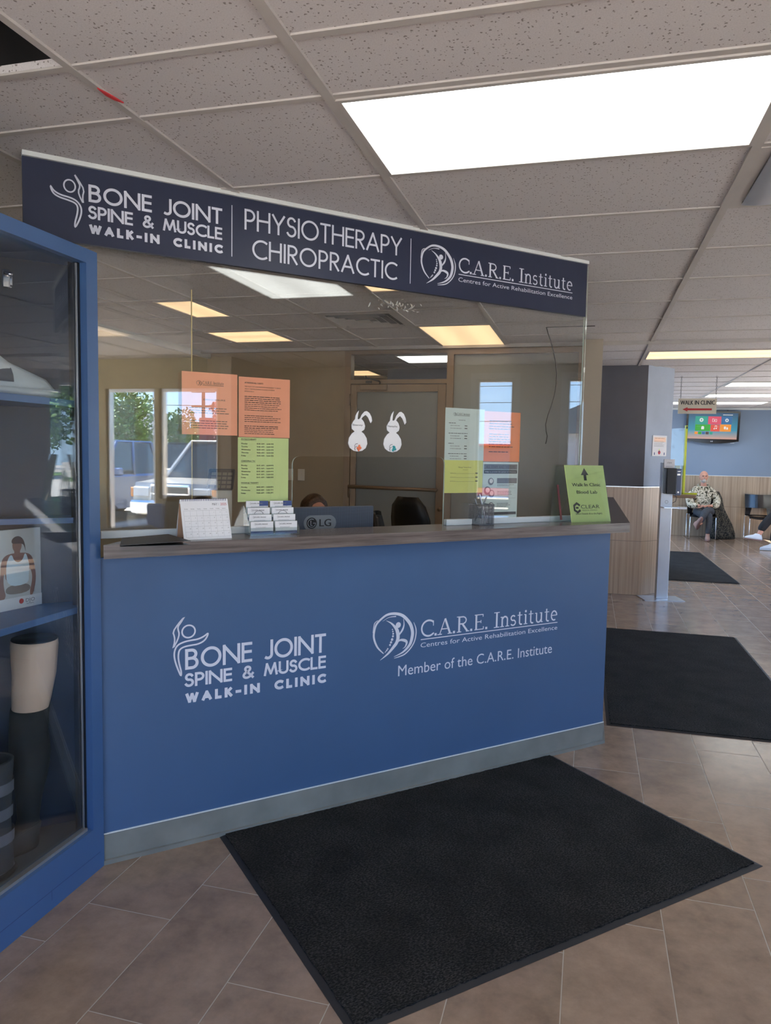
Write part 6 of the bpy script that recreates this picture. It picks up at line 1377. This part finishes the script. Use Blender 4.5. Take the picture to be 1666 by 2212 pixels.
# ================================================================== OUTSIDE (seen mirrored in the glass)
MT['asphalt'] = mat('pale_concrete_parking', lin((178, 172, 162)), .9, var=(.5, .12))
struct(MB().box(3.3, 90, -70, 60, -.3, -.15).build('ground_parking', 'asphalt'))
struct(MB().box(-40, 3.3, -70, -3.2, -.3, -.15).build('ground_side', 'asphalt'))
MT['grass'] = mat('lawn', (.10, .19, .04), .95, var=(3, .3))
struct(MB().box(27, 31, -60, 55, -.15, -.11).build('ground_verge', 'grass'))
MT['stone'] = mat('split_face_stone', lin((190, 178, 152)), .9, var=(6, .12), bump=(25, .8, .01))
n, l, p = nodes(MT['stone'])
def car(label, x, y, rz, col, kind, m=None):
    cm = mat('car_paint', col, .25, .25, .6, coat=.6)
    t = thing('car', label, 'car', (x, y, -.15), rz)
    # car faces -Y: length along Y
    L_, W_, H_ = (5.2, 1.95, 1.88) if kind == 'suv' else (5.6, 2.0, 1.85) if kind == 'pickup' else (4.5, 1.8, 1.5)
    hd = .98 if kind != 'sedan' else .78; hw = W_ / 2
    prof = [(0, .42), (.02, .80), (.10, hd), (1.15, hd + .08), (1.35, hd + .10)]
    if kind == 'pickup': roof = [(1.35, hd + .10), (3.5, hd + .10), (3.55, hd + .06), (L_ - .05, hd + .04), (L_, .5)]
    else: roof = [(1.35, hd + .10), (L_ - .35, hd + .10), (L_ - .03, hd), (L_, .5)]
    low = [(L_ - .1, .32), (L_ * .88, .32), (L_ * .80, .62), (L_ * .72, .32), (L_ * .28, .32), (L_ * .20, .62), (L_ * .11, .32), (.1, .32)]
    P_ = prof + roof[1:] + low
    b = MB(); n_ = len(P_); V = []
    for x_, k_ in ((-hw, 0), (-hw + .05, 1), (hw - .05, 1), (hw, 0)):
        for (yy, zz) in P_: V.append((x_, (yy if k_ else L_ / 2 + (yy - L_ / 2) * .975), zz if k_ or zz < .7 else zz - .05))
    F = [list(range(n_))[::-1], [3 * n_ + i for i in range(n_)]] + [(j * n_ + i, j * n_ + (i + 1) % n_, (j + 1) * n_ + (i + 1) % n_, (j + 1) * n_ + i) for j in range(3) for i in range(n_)]
    b.add(V, F); b.build('body', cm, t)
    y0, y1 = (1.1, 3.5) if kind == 'pickup' else (1.1, L_ - .12); zb = hd + .08
    tx = hw - .22; b = MB(); c0 = [(-hw + .06, y0, zb), (hw - .06, y0, zb), (hw - .06, y1, zb), (-hw + .06, y1, zb)]; c1 = [(-tx, y0 + .75, H_ - .04), (tx, y0 + .75, H_ - .04), (tx, y1 - (.2 if kind != 'sedan' else .7), H_ - .04), (-tx, y1 - (.2 if kind != 'sedan' else .7), H_ - .04)]
    b.add(c0 + c1, [(0, 1, 5, 4), (1, 2, 6, 5), (2, 3, 7, 6), (3, 0, 4, 7), (4, 5, 6, 7)]); b.build('windows', MT.setdefault('carglass', mat('tinted_car_glass', (.02, .03, .035), .05, 0, .8)), t)
    b = MB(); b.box(-tx - .02, tx + .02, y0 + .70, y1 - (.15 if kind != 'sedan' else .65), H_ - .06, H_, c=.025)
    lp = lambda a, c, s_: tuple(a[i] + (c[i] - a[i]) * s_ for i in range(3))
    for i in range(4): b.tube([c0[i], c1[i]], .045, 6, smooth=False)
    b.tube([lp(c0[1], c0[2], .5), lp(c1[1], c1[2], .45)], .04, 6); b.tube([lp(c0[0], c0[3], .5), lp(c1[0], c1[3], .45)], .04, 6); b.build('roof', cm, t)
    for sx_ in (-1, 1):
        for yy in (L_ * .155, L_ * .80):
            wb = MB(); X_ = sx_ * (hw - .11); wb.tube([(X_ - .11, yy, .36), (X_ + .11, yy, .36)], .36, 28, smooth=False); w_ = wb.build('wheel', 'rubber', t)
            rb = MB(); xx = X_ + sx_ * .112; rb.tube([(xx - .01, yy, .36), (xx + .008, yy, .36)], .22, 20, smooth=False)
            for k_ in range(6): a_ = k_ * PI / 3; rb.tube([(xx + sx_ * .012, yy, .36), (xx + sx_ * .012, yy + .19 * math.cos(a_), .36 + .19 * math.sin(a_))], .028, 6)
            rb.build('hubcap', 'alum', w_)
    b = MB(); b.box(-hw + .02, hw - .02, -.10, .1, .36, .62, c=.04); b.build('bumper', 'chrome' if kind != 'sedan' else cm, t)
    b = MB(); b.box(-.42, .42, -.03, .05, .62, .92, c=.03); g_ = b.build('grille', 'black', t)
    b = MB(); b.tube([(-.44, -.04, .61), (.44, -.04, .61), (.44, -.04, .93), (-.44, -.04, .93)], .03, 6, closed=True, smooth=False); b.box(-.42, .42, -.045, -.03, .75, .78); b.build('grille_surround', 'chrome', g_)
    for sx_ in (-1, 1):
        MB().box(sx_ * .50, sx_ * (hw - .05), -.02, .10, .68, .90, c=.03).build('headlight', MT.setdefault('lens', mat('headlight_lens', (.6, .62, .62), .1)), t)
        MB().box(sx_ * (hw - .05), sx_ * (hw + .01), -.0, .12, .68, .88, c=.015).build('indicator', MT.setdefault('amber', mat('amber_lens', (.7, .25, .04), .2)), t)
        b = MB(); b.box(sx_ * (hw - .02), sx_ * (hw + .2), 1.35, 1.5, hd + .08, hd + .26, c=.03); b.build('wing_mirror', cm, t)
    return t
car('silver utility vehicle parked nose-in outside, seen mirrored in the left glass', 9.1, -3.95, rad(-86), lin((188, 184, 176)), 'suv')
car('blue pickup parked left of the silver vehicle, seen mirrored in the glass', 8.6, -6.9, rad(-92), lin((70, 96, 136)), 'pickup')
car('black car parked farther back between the mirrored trees and silver vehicle', 16.5, -10.8, rad(-30), (.012, .014, .018), 'suv')
car('dark grey car parked farther back at the left of the mirrored lot', 13.5, -15.5, rad(-60), (.05, .055, .065), 'suv')
car('red car parked outside the narrow mirrored window', 8.6, 2.4, rad(-90), lin((170, 30, 30)), 'suv')
car('white van-like car parked outside the far right mirrored window', 9.5, 5.6, rad(-90), (.6, .6, .6), 'suv')
MT['leaf'] = mat('green_leaves', (.10, .19, .035), .7, var=(1.2, .45)); MT['leaf_red'] = mat('red_leaves', (.30, .05, .05), .7, var=(2, .4)); MT['bark'] = mat('bark', (.10, .07, .05), .9)  # leaf and bark colours with random tone variation
def tree(label, x, y, h, r_, m='leaf', seed=1):
    rnd = random.Random(seed); t = thing('tree', label, 'tree', (x, y, -.15))
    b = MB(); b.tube([(0, 0, 0), (.1, 0, h * .3), (0, .1, h * .6)], [.05 * r_, .04 * r_, .02 * r_], 8)
    for i in range(5): a_ = i * 1.26; b.tube([(.05, 0, h * (.25 + .06 * i)), (r_ * .5 * math.cos(a_), r_ * .5 * math.sin(a_), h * (.5 + .06 * i))], [.02 * r_, .008 * r_], 6)
    b.build('trunk', 'bark', t)
    b = MB(); cl = [(rnd.gauss(0, r_ * .38), rnd.gauss(0, r_ * .38), h * rnd.uniform(.35, .92), r_ * rnd.uniform(.28, .45)) for _ in range(16)]
    for i in range(4200):
        c_ = rnd.choice(cl); v_ = Vector((rnd.gauss(0, 1), rnd.gauss(0, 1), rnd.gauss(0, 1))).normalized() * c_[3] * rnd.uniform(.75, 1.05); p_ = Vector(c_[:3]) + v_
        s_ = .035 * r_ + .03; a_ = Vector((rnd.uniform(-1, 1), rnd.uniform(-1, 1), rnd.uniform(-1, 1))).normalized() * s_; e_ = a_.orthogonal().normalized() * s_
        b.add([p_ - a_, p_ + e_ * .6, p_ + a_, p_ - e_ * .6], [(0, 1, 2, 3)])
    b.build('foliage', m, t)
for i, (x_, y_, h_, r_) in enumerate(((24, -17.6, 3.9, 2.0), (24, -15.2, 4.2, 1.5), (26, -14.0, 3.3, 1.3), (27, -23, 4.2, 2.6), (30, 40, 8, 4.2), (26, 33, 7.5, 3.8), (30, 26, 8, 4), (28, 6.0, 5.6, 1.8), (34, 47, 9, 5))):
    tree('leafy green tree beyond the parking lot, number %s from the left in the mirrored view' % ('one', 'two', 'three', 'four', 'five', 'six', 'seven', 'eight', 'nine')[i], x_, y_, h_, r_, 'leaf', i + 3)
tree('small red-leaved tree beside the red board beyond the parking lot', 17.0, -6.35, 3.2, .8, 'leaf_red', 30)
t = thing('utility_pole', 'tall wooden utility pole with crossarms beyond the parking lot', 'utility pole', (28, -13.75, -.15)); b = MB(); b.tube([(0, 0, 0), (0, 0, 9)], [.10, .07], 8); b.build('pole', 'bark', t)
for z_ in (2.9, 3.7, 4.4): MB().box(-.06, .06, -.6, .6, z_, z_ + .1).build('crossarm', 'bark', t)
b = MB()
for z_ in (3.0, 3.8, 4.5):
    for d_ in (-.5, .5): b.tube([(0, -40, z_ + 1), (0, -20, z_ + .25), (0, d_, z_), (0, 20, z_ + .2), (0, 60, z_ + 1.4)], .014, 4)
tag(b.build('power_lines', 'black', None, (28.3, -13.75, -.15)), 'power lines strung across the sky from the utility pole', 'power lines')
t = thing('roadside_sign', 'red roadside board on posts, seen mirrored beside the silver vehicle', 'sign', (18.6, -7.9, -.15), rad(-90))
MB().box(-.75, .75, -.05, .05, 1.35, 2.75).build('board', MT.setdefault('redboard', mat('red_board', lin((190, 40, 50)), .5)), t)
b = MB(); text(b, 'D', -.5, 1.65, .6, .42, -.056); text(b, 'D', .1, 1.7, .36, .25, -.056); b.build('letter', 'white', t)
for x_ in (-.6, .6): MB().box(x_ - .05, x_ + .05, -.05, .05, 0, 1.4).build('post', 'grey', t)
def house(label, x, y, w_, d_, h, c):
    t = thing('house', label, 'building', (x, y, -.15)); MB().box(0, d_, -w_ / 2, w_ / 2, 0, h).build('wall', mat('house_wall', c, .8), t)
    b = MB(); b.prism([(-w_ / 2 - .4, h), (w_ / 2 + .4, h), (0, h + w_ * .22)], -.4, d_ + .4, 'yz'); b.build('roof', MT.setdefault('shingle', mat('grey_shingle', (.10, .11, .13), .9)), t)
    for yy in (-w_ * .25, w_ * .25): MB().box(-.05, 0, yy - .5, yy + .5, h * .4, h * .8).build('window', 'carglass', t)
house('low white house beyond the parking lot, left in the mirrored view', 37, -27, 9, 6, 2.5, (.6, .6, .58)); house('low grey gabled house beyond the parking lot behind the red board', 34, -14.5, 8, 6, 2.4, (.25, .3, .36))
house('pale commercial building across the road, seen in the narrow mirrored window', 40, 8, 16, 8, 3, (.5, .45, .45))
